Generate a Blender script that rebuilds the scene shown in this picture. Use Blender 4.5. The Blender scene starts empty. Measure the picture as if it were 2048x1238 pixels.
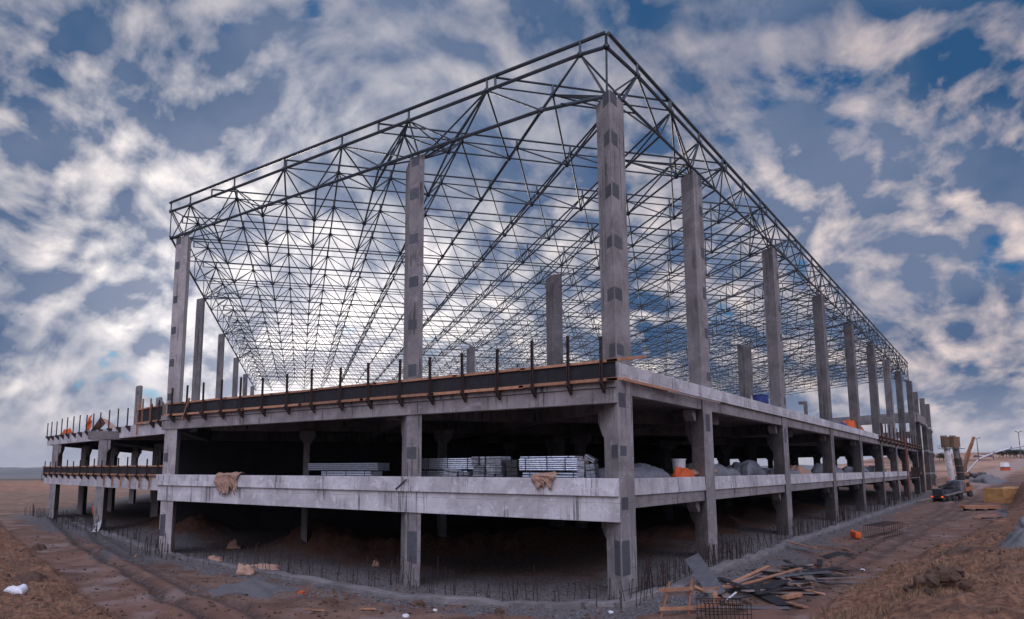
import bpy, bmesh, math, random
import numpy as np
from mathutils import Vector, Matrix, Euler

scene = bpy.context.scene
COL = scene.collection
rnd = random.Random(7)

# ------------------------------------------------------------------ camera, sky, sun, exposure
# Site axes: X runs along the entrance front away from the near corner, Y along the
# long side, Z up.  Blender x = -X.
CAM = np.array([-12.093, -25.913, 4.5]); YAW, PIT = 0.936, 0.135
FPX, PPX, PPY = 1416.0, 952.0, 745.0
cam_data = bpy.data.cameras.new("camera")
cam = bpy.data.objects.new("camera", cam_data); COL.objects.link(cam)
cam.location = (-CAM[0], CAM[1], CAM[2])
fwd = Vector((-math.cos(PIT) * math.cos(YAW), math.cos(PIT) * math.sin(YAW), math.sin(PIT)))
cam.rotation_euler = fwd.to_track_quat('-Z', 'Y').to_euler()
cam_data.sensor_width = 36.0
cam_data.lens = 36.0 * FPX / 2048.0
cam_data.shift_x = (1024 - PPX) / 2048.0
cam_data.shift_y = (PPY - 619) / 2048.0
cam_data.clip_start = 0.1; cam_data.clip_end = 20000
scene.camera = cam

scene.view_settings.view_transform = 'Standard'
scene.view_settings.look = 'None'
scene.view_settings.exposure = 0.22
scene.view_settings.gamma = 1.0

SUN = Vector((-0.7443, 0.6479, 0.168)).normalized()      # low sun behind the steel roof
sun_el = math.asin(SUN.z); sun_az = math.atan2(SUN.x, SUN.y)

def N(nt, kind, **kw):
    n = nt.nodes.new(kind)
    for k, v in kw.items():
        if k.startswith('i_'):
            key = k[2:]
            key = int(key) if key.isdigit() else key.replace('_', ' ')
            n.inputs[key].default_value = v
        else:
            setattr(n, k, v)
    return n

def MATH(nt, op, a, b=None, c=None, clamp=False):
    n = nt.nodes.new('ShaderNodeMath'); n.operation = op; n.use_clamp = clamp
    for i, s in enumerate((a, b, c)):
        if s is None: continue
        if isinstance(s, (int, float)): n.inputs[i].default_value = s
        else: nt.links.new(s, n.inputs[i])
    return n.outputs[0]

def VMATH(nt, op, a, b=None, scale=None):
    n = nt.nodes.new('ShaderNodeVectorMath'); n.operation = op
    for i, s in enumerate((a, b)):
        if s is None: continue
        if isinstance(s, (tuple, list, Vector)): n.inputs[i].default_value = s
        else: nt.links.new(s, n.inputs[i])
    if scale is not None:
        if isinstance(scale, (int, float)): n.inputs['Scale'].default_value = scale
        else: nt.links.new(scale, n.inputs['Scale'])
    return n.outputs['Value'] if op in ('DOT_PRODUCT', 'LENGTH', 'DISTANCE') else n.outputs[0]

def MIX(nt, fac, a, b, blend='MIX', clamp=True):
    n = nt.nodes.new('ShaderNodeMix'); n.data_type = 'RGBA'; n.blend_type = blend
    n.clamp_factor = clamp
    for sock, s in ((n.inputs[0], fac), (n.inputs[6], a), (n.inputs[7], b)):
        if isinstance(s, (int, float)): sock.default_value = s
        elif isinstance(s, (tuple, list)): sock.default_value = (*s[:3], 1.0)
        else: nt.links.new(s, sock)
    return n.outputs[2]

def SMOOTH(nt, x, lo, hi):
    n = nt.nodes.new('ShaderNodeMapRange'); n.interpolation_type = 'SMOOTHSTEP'; n.clamp = True
    nt.links.new(x, n.inputs[0]); n.inputs[1].default_value = lo; n.inputs[2].default_value = hi
    n.inputs[3].default_value = 0; n.inputs[4].default_value = 1
    return n.outputs[0]

def NOISE(nt, vec, scale, detail=4, rough=0.5, dist=0.0, dims='3D'):
    n = nt.nodes.new('ShaderNodeTexNoise'); n.noise_dimensions = dims
    nt.links.new(vec, n.inputs['Vector'])
    n.inputs['Scale'].default_value = scale; n.inputs['Detail'].default_value = detail
    n.inputs['Roughness'].default_value = rough; n.inputs['Distortion'].default_value = dist
    return n.outputs['Fac']

def make_world():
    w = bpy.data.worlds.new("World"); scene.world = w; w.use_nodes = True
    nt = w.node_tree; nt.nodes.clear(); L = nt.links.new
    out = N(nt, 'ShaderNodeOutputWorld'); bg = N(nt, 'ShaderNodeBackground')
    L(bg.outputs[0], out.inputs[0])
    tc = N(nt, 'ShaderNodeTexCoord'); d = tc.outputs['Generated']
    sep = N(nt, 'ShaderNodeSeparateXYZ'); L(d, sep.inputs[0]); z = sep.outputs['Z']
    zc = MATH(nt, 'MAXIMUM', z, 0.0)
    sky = N(nt, 'ShaderNodeTexSky', sky_type='NISHITA', sun_disc=False, sun_elevation=sun_el,
            sun_rotation=sun_az, altitude=900.0, air_density=1.0, dust_density=0.6, ozone_density=2.5)
    blue = VMATH(nt, 'MULTIPLY', sky.outputs[0], (0.0025, 0.040, 0.066))
    # clouds lie on a flat layer overhead: project the direction on it
    inv = MATH(nt, 'DIVIDE', 1.0, MATH(nt, 'ADD', zc, 0.70))
    comb = N(nt, 'ShaderNodeCombineXYZ'); L(sep.outputs['X'], comb.inputs[0]); L(sep.outputs['Y'], comb.inputs[1])
    p = VMATH(nt, 'SCALE', comb.outputs[0], scale=inv)
    p = VMATH(nt, 'ADD', p, SKY_OFFSET)
    warp = N(nt, 'ShaderNodeTexNoise'); warp.inputs['Scale'].default_value = 2.6; warp.inputs['Detail'].default_value = 3
    L(p, warp.inputs['Vector'])
    wv = VMATH(nt, 'SCALE', VMATH(nt, 'SUBTRACT', warp.outputs['Color'], (.5, .5, .5)), scale=0.16)
    pw = VMATH(nt, 'ADD', p, wv)
    sd = Vector((SUN.x, SUN.y, 0)).normalized()
    def dens(v, d1, d2):
        a = NOISE(nt, v, 5.4, d1, 0.58)
        b = NOISE(nt, v, 15.0, d2, 0.57, 0.0)
        wob = VMATH(nt, 'ADD', v, VMATH(nt, 'SCALE', VMATH(nt, 'SUBTRACT', warp2.outputs['Color'], (.5, .5, .5)), scale=0.10))
        vo = N(nt, 'ShaderNodeTexVoronoi', feature='SMOOTH_F1', voronoi_dimensions='2D'); vo.inputs['Scale'].default_value = 9.0; vo.inputs['Smoothness'].default_value = 0.35
        vo.inputs['Detail'].default_value = 1.0; vo.inputs['Roughness'].default_value = 0.5
        nt.links.new(wob, vo.inputs['Vector'])
        puff = MATH(nt, 'SUBTRACT', 0.95, vo.outputs['Distance'])
        t = MATH(nt, 'ADD', MATH(nt, 'MULTIPLY', a, 0.62), MATH(nt, 'MULTIPLY', b, 0.22))
        return MATH(nt, 'ADD', t, MATH(nt, 'MULTIPLY', puff, 0.17))
    warp2 = N(nt, 'ShaderNodeTexNoise'); warp2.inputs['Scale'].default_value = 9.0; warp2.inputs['Detail'].default_value = 4
    L(pw, warp2.inputs['Vector'])
    n1 = dens(pw, 10, 8)
    s1 = dens(pw, 6.5, 5)
    n2 = dens(VMATH(nt, 'ADD', pw, tuple(sd * 0.026)), 6.5, 5)
    n3 = NOISE(nt, p, 1.5, 3, 0.5)
    cover = SMOOTH(nt, MATH(nt, 'ADD', n1, MATH(nt, 'MULTIPLY', MATH(nt, 'SUBTRACT', n3, 0.5), 0.25)), 0.300, 0.375)
    low = SMOOTH(nt, z, 0.22, 0.02)
    cover = MATH(nt, 'MAXIMUM', cover, MATH(nt, 'MULTIPLY', low, 0.85))
    lit = MATH(nt, 'ADD', MATH(nt, 'MULTIPLY', MATH(nt, 'SUBTRACT', s1, n2), 6.6), 0.05)
    thin = SMOOTH(nt, n1, 0.52, 0.34)
    lit = MATH(nt, 'ADD', lit, MATH(nt, 'MULTIPLY', thin, 0.30))
    lit = MATH(nt, 'ADD', lit, MATH(nt, 'MULTIPLY', SMOOTH(nt, z, 0.30, 0.02), 0.22))
    lm = SMOOTH(nt, NOISE(nt, p, 1.25, 2, 0.5, 0.3), 0.38, 0.64)
    lit = MATH(nt, 'MULTIPLY', lit, MATH(nt, 'ADD', 0.30, MATH(nt, 'MULTIPLY', lm, 0.80)))
    cosun = VMATH(nt, 'DOT_PRODUCT', d, tuple(SUN))
    cs = MATH(nt, 'MAXIMUM', cosun, 0.0)
    g1 = MATH(nt, 'POWER', cs, 7.0); g2 = MATH(nt, 'POWER', cs, 45.0); g3 = MATH(nt, 'POWER', cs, 420.0)
    lit = MATH(nt, 'ADD', lit, MATH(nt, 'MULTIPLY', g1, 0.16), clamp=True)
    tone = NOISE(nt, p, 3.4, 5, 0.5)
    dark = MIX(nt, SMOOTH(nt, tone, 0.36, 0.64), (0.018, 0.074, 0.180), (0.125, 0.170, 0.275))
    bright = MIX(nt, g1, (0.76, 0.62, 0.57), (1.0, 0.95, 0.92))
    cl = MIX(nt, lit, dark, bright)
    col = MIX(nt, cover, blue, cl)
    # pale mauve air low over the horizon
    col = MIX(nt, SMOOTH(nt, z, 0.13, -0.01), col, MIX(nt, MATH(nt, 'MULTIPLY', lit, 0.6), (0.32, 0.335, 0.41), (0.72, 0.66, 0.66)))
    glow = VMATH(nt, 'ADD', VMATH(nt, 'SCALE', Vector((0.42, 0.38, 0.37)), scale=g2),
                 VMATH(nt, 'SCALE', Vector((0.40, 0.35, 0.32)), scale=g3))
    col = VMATH(nt, 'ADD', col, glow)
    # unseen sky above and behind the viewer, brightened as fill for the facades
    back = SMOOTH(nt, VMATH(nt, 'DOT_PRODUCT', d, tuple(-Vector((fwd.x, fwd.y, 0)).normalized())), -0.1, 0.6)
    back = MATH(nt, 'MULTIPLY', back, SMOOTH(nt, z, 0.05, 0.60))
    col = VMATH(nt, 'ADD', col, VMATH(nt, 'MULTIPLY', VMATH(nt, 'SCALE', col, scale=MATH(nt, 'MULTIPLY', back, BACK_FILL)), (1.20, 1.0, 0.86)))
    # ground half of the environment
    col = MIX(nt, SMOOTH(nt, z, -0.005, -0.03), col, (0.05, 0.042, 0.045))
    L(col, bg.inputs[0]); bg.inputs[1].default_value = 1.0
SKY_OFFSET = (2.1, 2.7, 0.0)
BACK_FILL = 9.0
make_world()

sl = bpy.data.lights.new("sun", 'SUN'); sl.energy = 1.0; sl.angle = math.radians(10); sl.color = (1.0, 0.86, 0.74)
so = bpy.data.objects.new("sun", sl); COL.objects.link(so)
so.rotation_euler = SUN.to_track_quat('Z', 'Y').to_euler()

# ------------------------------------------------------------------ helpers
def ray(px, v):
    r = np.array([-math.sin(YAW), math.cos(YAW), 0.0])
    u = np.array([-math.sin(PIT) * math.cos(YAW), -math.sin(PIT) * math.sin(YAW), math.cos(PIT)])
    f = np.array([math.cos(PIT) * math.cos(YAW), math.cos(PIT) * math.sin(YAW), math.sin(PIT)])
    return f + r * (px - PPX) / FPX - u * (v - PPY) / FPX

def at_z(px, v, z):
    d = ray(px, v); return CAM + d * ((z - CAM[2]) / d[2])

def on_plane(px, v, A, B):
    d = ray(px, v); n = np.array([-(B[1] - A[1]), B[0] - A[0]])
    t = ((np.array(A[:2]) - CAM[:2]) @ n) / (d[:2] @ n)
    return CAM + d * t

ORG = {}
def S(x, y, z): return (-x, y, z)

class MB:
    """collects shapes in site axes and links them as ONE mesh object"""
    def __init__(s): s.v = []; s.f = []
    def add(s, vs, fs):
        o = len(s.v); s.v += [tuple(map(float, p)) for p in vs]; s.f += [tuple(i + o for i in f) for f in fs]; return s
    def box(s, x0, x1, y0, y1, z0, z1):
        return s.prism([(x0, y0), (x1, y0), (x1, y1), (x0, y1)], z0, z1)
    def prism(s, poly, z0, z1):
        n = len(poly)
        vs = [(*p[:2], z0) for p in poly] + [(*p[:2], z1) for p in poly]
        fs = [tuple(range(n))[::-1], tuple(range(n, 2 * n))] + [(i, (i + 1) % n, n + (i + 1) % n, n + i) for i in range(n)]
        return s.add(vs, fs)
    def beam(s, p, q, w, h, up=(0, 0, 1), twist=0.0):
        p = np.array(p, float); q = np.array(q, float); d = q - p; L = np.linalg.norm(d); d = d / max(L, 1e-9)
        up = np.array(up, float)
        if abs(d @ up) > 0.98: up = np.array([1.0, 0, 0])
        a = np.cross(d, up); a /= np.linalg.norm(a); b = np.cross(a, d)
        if twist:
            a, b = a * math.cos(twist) + b * math.sin(twist), b * math.cos(twist) - a * math.sin(twist)
        c = [(-1, -1), (1, -1), (1, 1), (-1, 1)]
        vs = [p + a * w / 2 * i + b * h / 2 * j for i, j in c] + [q + a * w / 2 * i + b * h / 2 * j for i, j in c]
        return s.add(vs, [(3, 2, 1, 0), (4, 5, 6, 7), (0, 1, 5, 4), (1, 2, 6, 5), (2, 3, 7, 6), (3, 0, 4, 7)])
    def tube(s, p, q, r, n=6, r2=None):
        p = np.array(p, float); q = np.array(q, float); d = q - p; d = d / max(np.linalg.norm(d), 1e-9)
        up = np.array([0, 0, 1.0]) if abs(d[2]) < 0.95 else np.array([1.0, 0, 0])
        a = np.cross(d, up); a /= np.linalg.norm(a); b = np.cross(a, d); r2 = r if r2 is None else r2
        ang = [2 * math.pi * i / n for i in range(n)]
        vs = [p + (a * math.cos(t) + b * math.sin(t)) * r for t in ang] + [q + (a * math.cos(t) + b * math.sin(t)) * r2 for t in ang]
        return s.add(vs, [tuple(range(n))[::-1], tuple(range(n, 2 * n))] + [(i, (i + 1) % n, n + (i + 1) % n, n + i) for i in range(n)])
    def path(s, pts, r, n=6):
        for p, q in zip(pts[:-1], pts[1:]): s.tube(p, q, r, n)
        return s
    def ball(s, c, r, n=6, m=4, sq=(1, 1, 1), jit=0.0):
        vs = [(c[0], c[1], c[2] - r * sq[2])]
        for i in range(1, m):
            t = math.pi * i / m
            for j in range(n):
                k = 1 + rnd.uniform(-jit, jit)
                vs.append((c[0] + r * k * sq[0] * math.sin(t) * math.cos(2 * math.pi * j / n), c[1] + r * k * sq[1] * math.sin(t) * math.sin(2 * math.pi * j / n), c[2] - r * k * sq[2] * math.cos(t)))
        vs.append((c[0], c[1], c[2] + r * sq[2]))
        fs = [(0, 1 + (j + 1) % n, 1 + j) for j in range(n)]
        for i in range(m - 2):
            for j in range(n):
                a = 1 + i * n + j; b = 1 + i * n + (j + 1) % n
                fs.append((a, b, b + n, a + n))
        e = len(vs) - 1
        fs += [(e, 1 + (m - 2) * n + j, 1 + (m - 2) * n + (j + 1) % n) for j in range(n)]
        return s.add(vs, fs)
    def build(s, name, mat, parent=None, origin=None, smooth=False, bevel=0.0):
        if parent is not None: o0 = ORG[parent.name]
        elif origin is not None: o0 = origin
        else:
            A = np.array(s.v); o0 = ((A[:, 0].min() + A[:, 0].max()) / 2, (A[:, 1].min() + A[:, 1].max()) / 2, A[:, 2].min())
        me = bpy.data.meshes.new(name)
        me.from_pydata([(-(x - o0[0]), y - o0[1], z - o0[2]) for x, y, z in s.v], [], s.f)
        bm = bmesh.new(); bm.from_mesh(me); bmesh.ops.recalc_face_normals(bm, faces=bm.faces[:]); bm.to_mesh(me); bm.free()
        if smooth: me.shade_smooth()
        me.materials.append(mat)
        ob = bpy.data.objects.new(name, me); COL.objects.link(ob)
        ORG[ob.name] = tuple(o0)
        if parent is not None: ob.parent = parent
        else: ob.location = S(*o0)
        if bevel:
            b = ob.modifiers.new("bevel", 'BEVEL'); b.width = bevel; b.segments = 2; b.limit_method = 'ANGLE'
        return ob

def tag(o, label=None, cat=None, group=None, kind=None):
    if label: o['label'] = label
    if cat: o['category'] = cat
    if group: o['group'] = group
    if kind: o['kind'] = kind
    return o

def thing(name, label, cat, at, group=None):
    o = bpy.data.objects.new(name, None); COL.objects.link(o); o.empty_display_size = 0.3
    o.location = S(*at); ORG[o.name] = tuple(at)
    return tag(o, label, cat, group)

def copy_tree(o, parent=None):
    c = o.copy(); COL.objects.link(c); ORG[c.name] = ORG.get(o.name, (0, 0, 0))
    if parent is not None: c.parent = parent
    for ch in list(o.children): copy_tree(ch, c)
    return c

# value noise for heights
_P = np.random.RandomState(3).rand(256, 256)
def vnoise(x, y):
    xi = np.floor(x).astype(int); yi = np.floor(y).astype(int); fx = x - xi; fy = y - yi
    fx = fx * fx * (3 - 2 * fx); fy = fy * fy * (3 - 2 * fy)
    g = lambda i, j: _P[i & 255, j & 255]
    return (g(xi, yi) * (1 - fx) + g(xi + 1, yi) * fx) * (1 - fy) + (g(xi, yi + 1) * (1 - fx) + g(xi + 1, yi + 1) * fx) * fy - 0.5
def fbm(x, y, o=4):
    t = 0; a = 1.0
    for k in range(o):
        t = t + a * vnoise(x + 17 * k, y + 31 * k); a *= 0.5; x = x * 2.03; y = y * 2.03
    return t
def sstep(x, a, b):
    t = np.clip((x - a) / (b - a), 0, 1); return t * t * (3 - 2 * t)
def seg_dist(x, y, pts):
    d = np.full(np.shape(x), 1e9)
    for (ax, ay), (bx, by) in zip(pts[:-1], pts[1:]):
        dx, dy = bx - ax, by - ay; L = dx * dx + dy * dy
        t = np.clip(((x - ax) * dx + (y - ay) * dy) / L, 0, 1)
        d = np.minimum(d, np.hypot(x - ax - t * dx, y - ay - t * dy))
    return d
def inside(x, y, poly):
    r = np.zeros(np.shape(x), bool); n = len(poly)
    for i in range(n):
        (ax, ay), (bx, by) = poly[i], poly[(i + 1) % n]
        c = ((ay > y) != (by > y)); 
        with np.errstate(divide='ignore', invalid='ignore'):
            c &= x < (bx - ax) * (y - ay) / (by - ay + 1e-12) + ax
        r ^= c
    return r
LBANK = [(95, 12), (72, 5), (45, -3), (30.7, -7.3), (20.7, -10.1), (13.5, -12.3), (9, -14)]
RBANK = [(-5.6, -6), (-6.8, -2.2), (-7.2, 3.8), (-7.7, 11.4), (-8.5, 21.7), (-9.8, 31.7), (-11.2, 51), (-12.5, 80), (-14.2, 105), (-19, 160)]
LPOLY = LBANK + [(8, -40), (140, -40), (140, 20)]
RPOLY = RBANK + [(-80, 160), (-80, -12), (-12, -12)]
RUTS = [[(90, 16), (60, 6), (42.1, -0.7), (28, -4.9), (17.5, -8.5), (10.6, -10.4), (4, -11.5)],
        [(80, 14.5), (56, 6.5), (42.5, 1.0), (30, -3.0), (19, -6.6), (9, -9.0), (2, -10)],
        [(-5.4, 6), (-5.6, 20), (-6.4, 40), (-6.9, 62), (-7.4, 90), (-8.5, 120)],
        [(-6.6, 22), (-7.4, 45), (-8.2, 66), (-8.8, 92)],
        [(-4.4, 12), (-4.9, 26), (-5.6, 46), (-6.0, 70), (-5.6, 95)], [(-3.4, 2), (-4.6, 14), (-6.0, 30), (-8.4, 52), (-9.6, 78)],
        [(96, 24), (64, 10.5), (47, 3.6), (33, -1.4), (22, -5.0), (12, -8.2)], [(-6.1, -1), (-6.3, 10), (-6.9, 26), (-7.0, 50)]]
RUT_D = [0.13, 0.11, 0.07, 0.06, 0.05, 0.05, 0.06, 0.05]
BUILDING = [(0, 0), (33.3, 0.3), (39.3, 3.6), (74, 10), (150, 73), (70, 185), (0, 135)]
MOUNDS = [(26.5, 8.0, 2.6, 1.5), (23.5, 6.8, 2.0, 1.1), (29, 9.5, 2.2, .8), (20, 8.5, 2.5, .7), (17.5, 10, 2.6, .9), (14.5, 11.0, 2.4, 0.8), (12, 11.5, 2.2, .7), (9.5, 12, 2.4, .8),
          (7.5, 14.5, 2.4, .8), (6, 19, 2.4, .8), (5.5, 24, 2.6, .7), (6.5, 31, 3, .8), (48, 12, 3, 1.6), (53, 14, 3, 1.5), (58, 17, 3, 1.3), (44, 10, 2.5, 1.0), (9, 44, 4, 1.0), (8, 60, 4, 1.0)]
def ground(x, y, detail=True):
    x = np.asarray(x, float); y = np.asarray(y, float)
    h = -1.0 * sstep(x - y, -9, 9.5) + 0.35 * sstep(x, 58, 74)
    out = sstep(-x, 2.0, 5.5)
    h = h + 0.034 * np.maximum(y - 68, 0) * np.where(y > 60, np.maximum(out, sstep(y, 150, 190)), 0) * sstep(-np.maximum(x, -60), -70, -20)
    hill = sstep(y, 175, 330) * sstep(-x, -110, 10)
    h = h + 1.5 * hill + 3.0 * hill * fbm(x / 60, y / 60, 3)
    # plain to the far side lies low
    h = np.where(y > 380, h * 1.0, h)
    far = sstep(np.hypot(x + 12, y + 26), 380, 1500); h = h * (1 - far) + (-26.0) * far
    lb = inside(x, y, LPOLY); dl = seg_dist(x, y, LBANK)
    h = h + np.where(lb, 0.35 * sstep(dl, 0, 0.8) + 0.75 * sstep(dl, 0, 7), 0)
    rb = inside(x, y, RPOLY); dr = seg_dist(x, y, RBANK)
    steep = sstep(y, 60, 75)
    h = h + np.where(rb, 0.30 * sstep(dr, 0, 0.7) + (0.9 + 1.6 * steep) * sstep(dr, 0, 5 - 3.2 * steep) + 0.5 * sstep(dr, 4, 12), 0)
    rc = np.hypot(x - CAM[0], y - CAM[1]); h = h + (3.0 - h) * (1 - sstep(rc, 3, 12)) * 0.95
    ins = inside(x, y, BUILDING)
    for mx, my, mr, mh in MOUNDS:
        h = h + mh * np.exp(-(((x - mx) ** 2 + (y - my) ** 2) / mr ** 2)) * (1 + (0.5 * fbm(x * 1.3, y * 1.3, 3) if detail else 0))
    if detail:
        near = 1 - sstep(rc, 60, 160)
        bank = np.where(lb | rb, 1.0, 0.0)
        h = h + near * (0.06 + 0.30 * bank) * fbm(x * 0.9, y * 0.9, 4) + 0.10 * fbm(x * 0.22, y * 0.22, 3) * (1 - far)
        h = h + near * (0.035 + 0.09 * bank) * fbm(x * 4.1, y * 4.1, 3)
        for r, k in zip(RUTS, RUT_D):
            d = seg_dist(x + 0.5 * vnoise(x * .35, y * .22), y + 0.3 * vnoise(y * .3, x * .4), r); h = h - k * np.exp(-(d / 0.26) ** 2) + 0.55 * k * np.exp(-((d - 0.55) / 0.25) ** 2)
    return h
_GX, _GY, _GS = -40.0, -24.0, 0.14
_gx, _gy = np.meshgrid(_GX + _GS * np.arange(1060), _GY + _GS * np.arange(1060), indexing='ij')
_GR = ground(_gx, _gy)
def gz(x, y):
    i = (x - _GX) / _GS; j = (y - _GY) / _GS; a, b = int(math.floor(i)), int(math.floor(j))
    if 0 <= a < 1058 and 0 <= b < 1058:
        u, w = i - a, j - b
        return float((_GR[a, b] * (1 - u) + _GR[a + 1, b] * u) * (1 - w) + (_GR[a, b + 1] * (1 - u) + _GR[a + 1, b + 1] * u) * w)
    return float(ground(np.array([x]), np.array([y]))[0])
def vn1(x, y):
    xi, yi = int(math.floor(x)), int(math.floor(y)); fx, fy = x - xi, y - yi; fx = fx * fx * (3 - 2 * fx); fy = fy * fy * (3 - 2 * fy)
    g = lambda i, j: _PL[i & 255][j & 255]
    return (g(xi, yi) * (1 - fx) + g(xi + 1, yi) * fx) * (1 - fy) + (g(xi, yi + 1) * (1 - fx) + g(xi + 1, yi + 1) * fx) * fy - 0.5
_PL = _P.tolist()
def fb1(x, y, o=4):
    t = 0.0; a = 1.0
    for k in range(o): t += a * vn1(x + 17 * k, y + 31 * k); a *= 0.5; x *= 2.03; y *= 2.03
    return t
def in_poly(x, y, poly):
    r = False; n = len(poly)
    for i in range(n):
        (ax, ay), (bx, by) = poly[i], poly[(i + 1) % n]
        if (ay > y) != (by > y) and x < (bx - ax) * (y - ay) / (by - ay) + ax: r = not r
    return r
def seg1(x, y, pts):
    m = 1e9
    for (ax, ay), (bx, by) in zip(pts[:-1], pts[1:]):
        dx, dy = bx - ax, by - ay; t = min(1, max(0, ((x - ax) * dx + (y - ay) * dy) / (dx * dx + dy * dy))); m = min(m, math.hypot(x - ax - t * dx, y - ay - t * dy))
    return m
def on_ground(px, v, lift=0.0):
    d = ray(px, v); ts = np.geomspace(4, 900, 2600); P = CAM[None] + d[None] * ts[:, None]
    g = ground(P[:, 0], P[:, 1]) + lift
    k = np.argmax(P[:, 2] < g)
    return P[k]

# ------------------------------------------------------------------ materials
def new_mat(name):
    m = bpy.data.materials.new(name); m.use_nodes = True; nt = m.node_tree
    return m, nt, nt.nodes['Principled BSDF']

def bump(nt, b, h, strength=0.3, dist=0.02):
    n = N(nt, 'ShaderNodeBump', i_Strength=strength, i_Distance=dist); nt.links.new(h, n.inputs['Height']); nt.links.new(n.outputs[0], b.inputs['Normal'])

def simple(name, c1, c2, scale=3.0, rough=0.7, metal=0.0, bmp=0.15, bdist=0.01, var=0.15, coord='Object'):
    m, nt, b = new_mat(name)
    tc = N(nt, 'ShaderNodeTexCoord'); v = tc.outputs[coord]
    n = NOISE(nt, v, scale, 6, 0.6)
    n2 = NOISE(nt, v, scale * 7, 4, 0.6)
    f = SMOOTH(nt, MATH(nt, 'ADD', MATH(nt, 'MULTIPLY', n, 0.7), MATH(nt, 'MULTIPLY', n2, 0.3)), 0.32, 0.68)
    c = MIX(nt, f, c1, c2)
    oi = N(nt, 'ShaderNodeObjectInfo')
    k = MATH(nt, 'ADD', 1 - var, MATH(nt, 'MULTIPLY', oi.outputs['Random'], 2 * var))
    c = VMATH(nt, 'SCALE', c, scale=k)
    nt.links.new(c, b.inputs['Base Color'])
    b.inputs['Roughness'].default_value = rough; b.inputs['Metallic'].default_value = metal
    if bmp: bump(nt, b, n2, bmp, bdist)
    return m

def concrete(name, c1, c2, dirt, streak=0.9):
    m, nt, b = new_mat(name)
    tc = N(nt, 'ShaderNodeTexCoord'); v = tc.outputs['Object']
    n = NOISE(nt, v, 0.55, 7, 0.62, 0.4)
    n2 = NOISE(nt, v, 9, 5, 0.6)
    n3 = NOISE(nt, v, 60, 3, 0.6)
    c = MIX(nt, SMOOTH(nt, n, 0.36, 0.64), c1, c2)
    # pale and dark cast blotches
    blot = NOISE(nt, v, 2.1, 4, 0.5, 0.8)
    c = MIX(nt, MATH(nt, 'MULTIPLY', SMOOTH(nt, blot, 0.55, 0.68), 0.55), c, tuple(min(1, k * 1.25) for k in c2))
    c = MIX(nt, MATH(nt, 'MULTIPLY', SMOOTH(nt, n2, 0.56, 0.72), 0.5), c, dirt)
    # rain streaks run down the faces
    mp = N(nt, 'ShaderNodeMapping'); mp.inputs['Scale'].default_value = (5.0, 5.0, 0.16); nt.links.new(v, mp.inputs[0])
    st = NOISE(nt, mp.outputs[0], 1.0, 5, 0.65)
    geo = N(nt, 'ShaderNodeNewGeometry'); sp = N(nt, 'ShaderNodeSeparateXYZ'); nt.links.new(geo.outputs['Normal'], sp.inputs[0])
    side = MATH(nt, 'SUBTRACT', 1.0, MATH(nt, 'ABSOLUTE', sp.outputs['Z']))
    patch = SMOOTH(nt, NOISE(nt, v, 0.5, 3), 0.44, 0.60)
    sk = MATH(nt, 'MULTIPLY', MATH(nt, 'MULTIPLY', SMOOTH(nt, st, 0.52, 0.64), side), MATH(nt, 'MULTIPLY', patch, streak))
    c = MIX(nt, sk, c, dirt)
    # small air holes
    vo = N(nt, 'ShaderNodeTexVoronoi'); vo.inputs['Scale'].default_value = 2.6; nt.links.new(v, vo.inputs['Vector'])
    hole = SMOOTH(nt, vo.outputs['Distance'], 0.075, 0.05)
    keep = SMOOTH(nt, NOISE(nt, v, 1.7, 2), 0.46, 0.54)
    c = MIX(nt, MATH(nt, 'MULTIPLY', MATH(nt, 'MULTIPLY', hole, keep), 0.7), c, (0.03, 0.03, 0.035))
    # pour and board joints every 1.25 m of height, faint
    spz = N(nt, 'ShaderNodeSeparateXYZ'); nt.links.new(v, spz.inputs[0])
    fr = MATH(nt, 'FRACT', MATH(nt, 'ADD', MATH(nt, 'DIVIDE', spz.outputs['Z'], 1.27), MATH(nt, 'MULTIPLY', n, 0.02)))
    ln = MATH(nt, 'MULTIPLY', SMOOTH(nt, MATH(nt, 'ABSOLUTE', MATH(nt, 'SUBTRACT', fr, 0.5)), 0.012, 0.004), SMOOTH(nt, NOISE(nt, v, 1.1, 3), 0.42, 0.62))
    c = MIX(nt, MATH(nt, 'MULTIPLY', MATH(nt, 'MULTIPLY', ln, side), 0.75), c, dirt)
    oi = N(nt, 'ShaderNodeObjectInfo')
    c = VMATH(nt, 'SCALE', c, scale=MATH(nt, 'ADD', 0.9, MATH(nt, 'MULTIPLY', oi.outputs['Random'], 0.2)))
    nt.links.new(c, b.inputs['Base Color'])
    b.inputs['Roughness'].default_value = 0.82
    bump(nt, b, MATH(nt, 'ADD', MATH(nt, 'MULTIPLY', n2, 0.6), MATH(nt, 'MULTIPLY', n3, 0.4)), 0.35, 0.012)
    return m

M = {}
M['concrete'] = concrete('concrete', (0.172, 0.155, 0.153), (0.282, 0.255, 0.252), (0.055, 0.048, 0.046), 0.95)
M['pale_concrete'] = concrete('pale_concrete', (0.39, 0.37, 0.378), (0.58, 0.555, 0.565), (0.11, 0.10, 0.10), 0.85)
M['lit_concrete'] = concrete('lit_concrete', (0.27, 0.24, 0.235), (0.38, 0.345, 0.335), (0.10, 0.088, 0.085), 0.9)  # brighter concrete variant: light on the far front column put into its colour
M['grey_concrete'] = concrete('grey_concrete', (0.108, 0.097, 0.096), (0.185, 0.167, 0.165), (0.042, 0.037, 0.036), 0.95)
M['shade_black'] = simple('shade_black', (0.02, 0.018, 0.019), (0.035, 0.031, 0.032), 2, 0.9, 0, 0.2)  # near-black colour stands in for the deep interior shade
M['plate'] = simple('plate', (0.075, 0.078, 0.09), (0.11, 0.112, 0.125), 5, 0.65, 0.3, 0.1)
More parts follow.
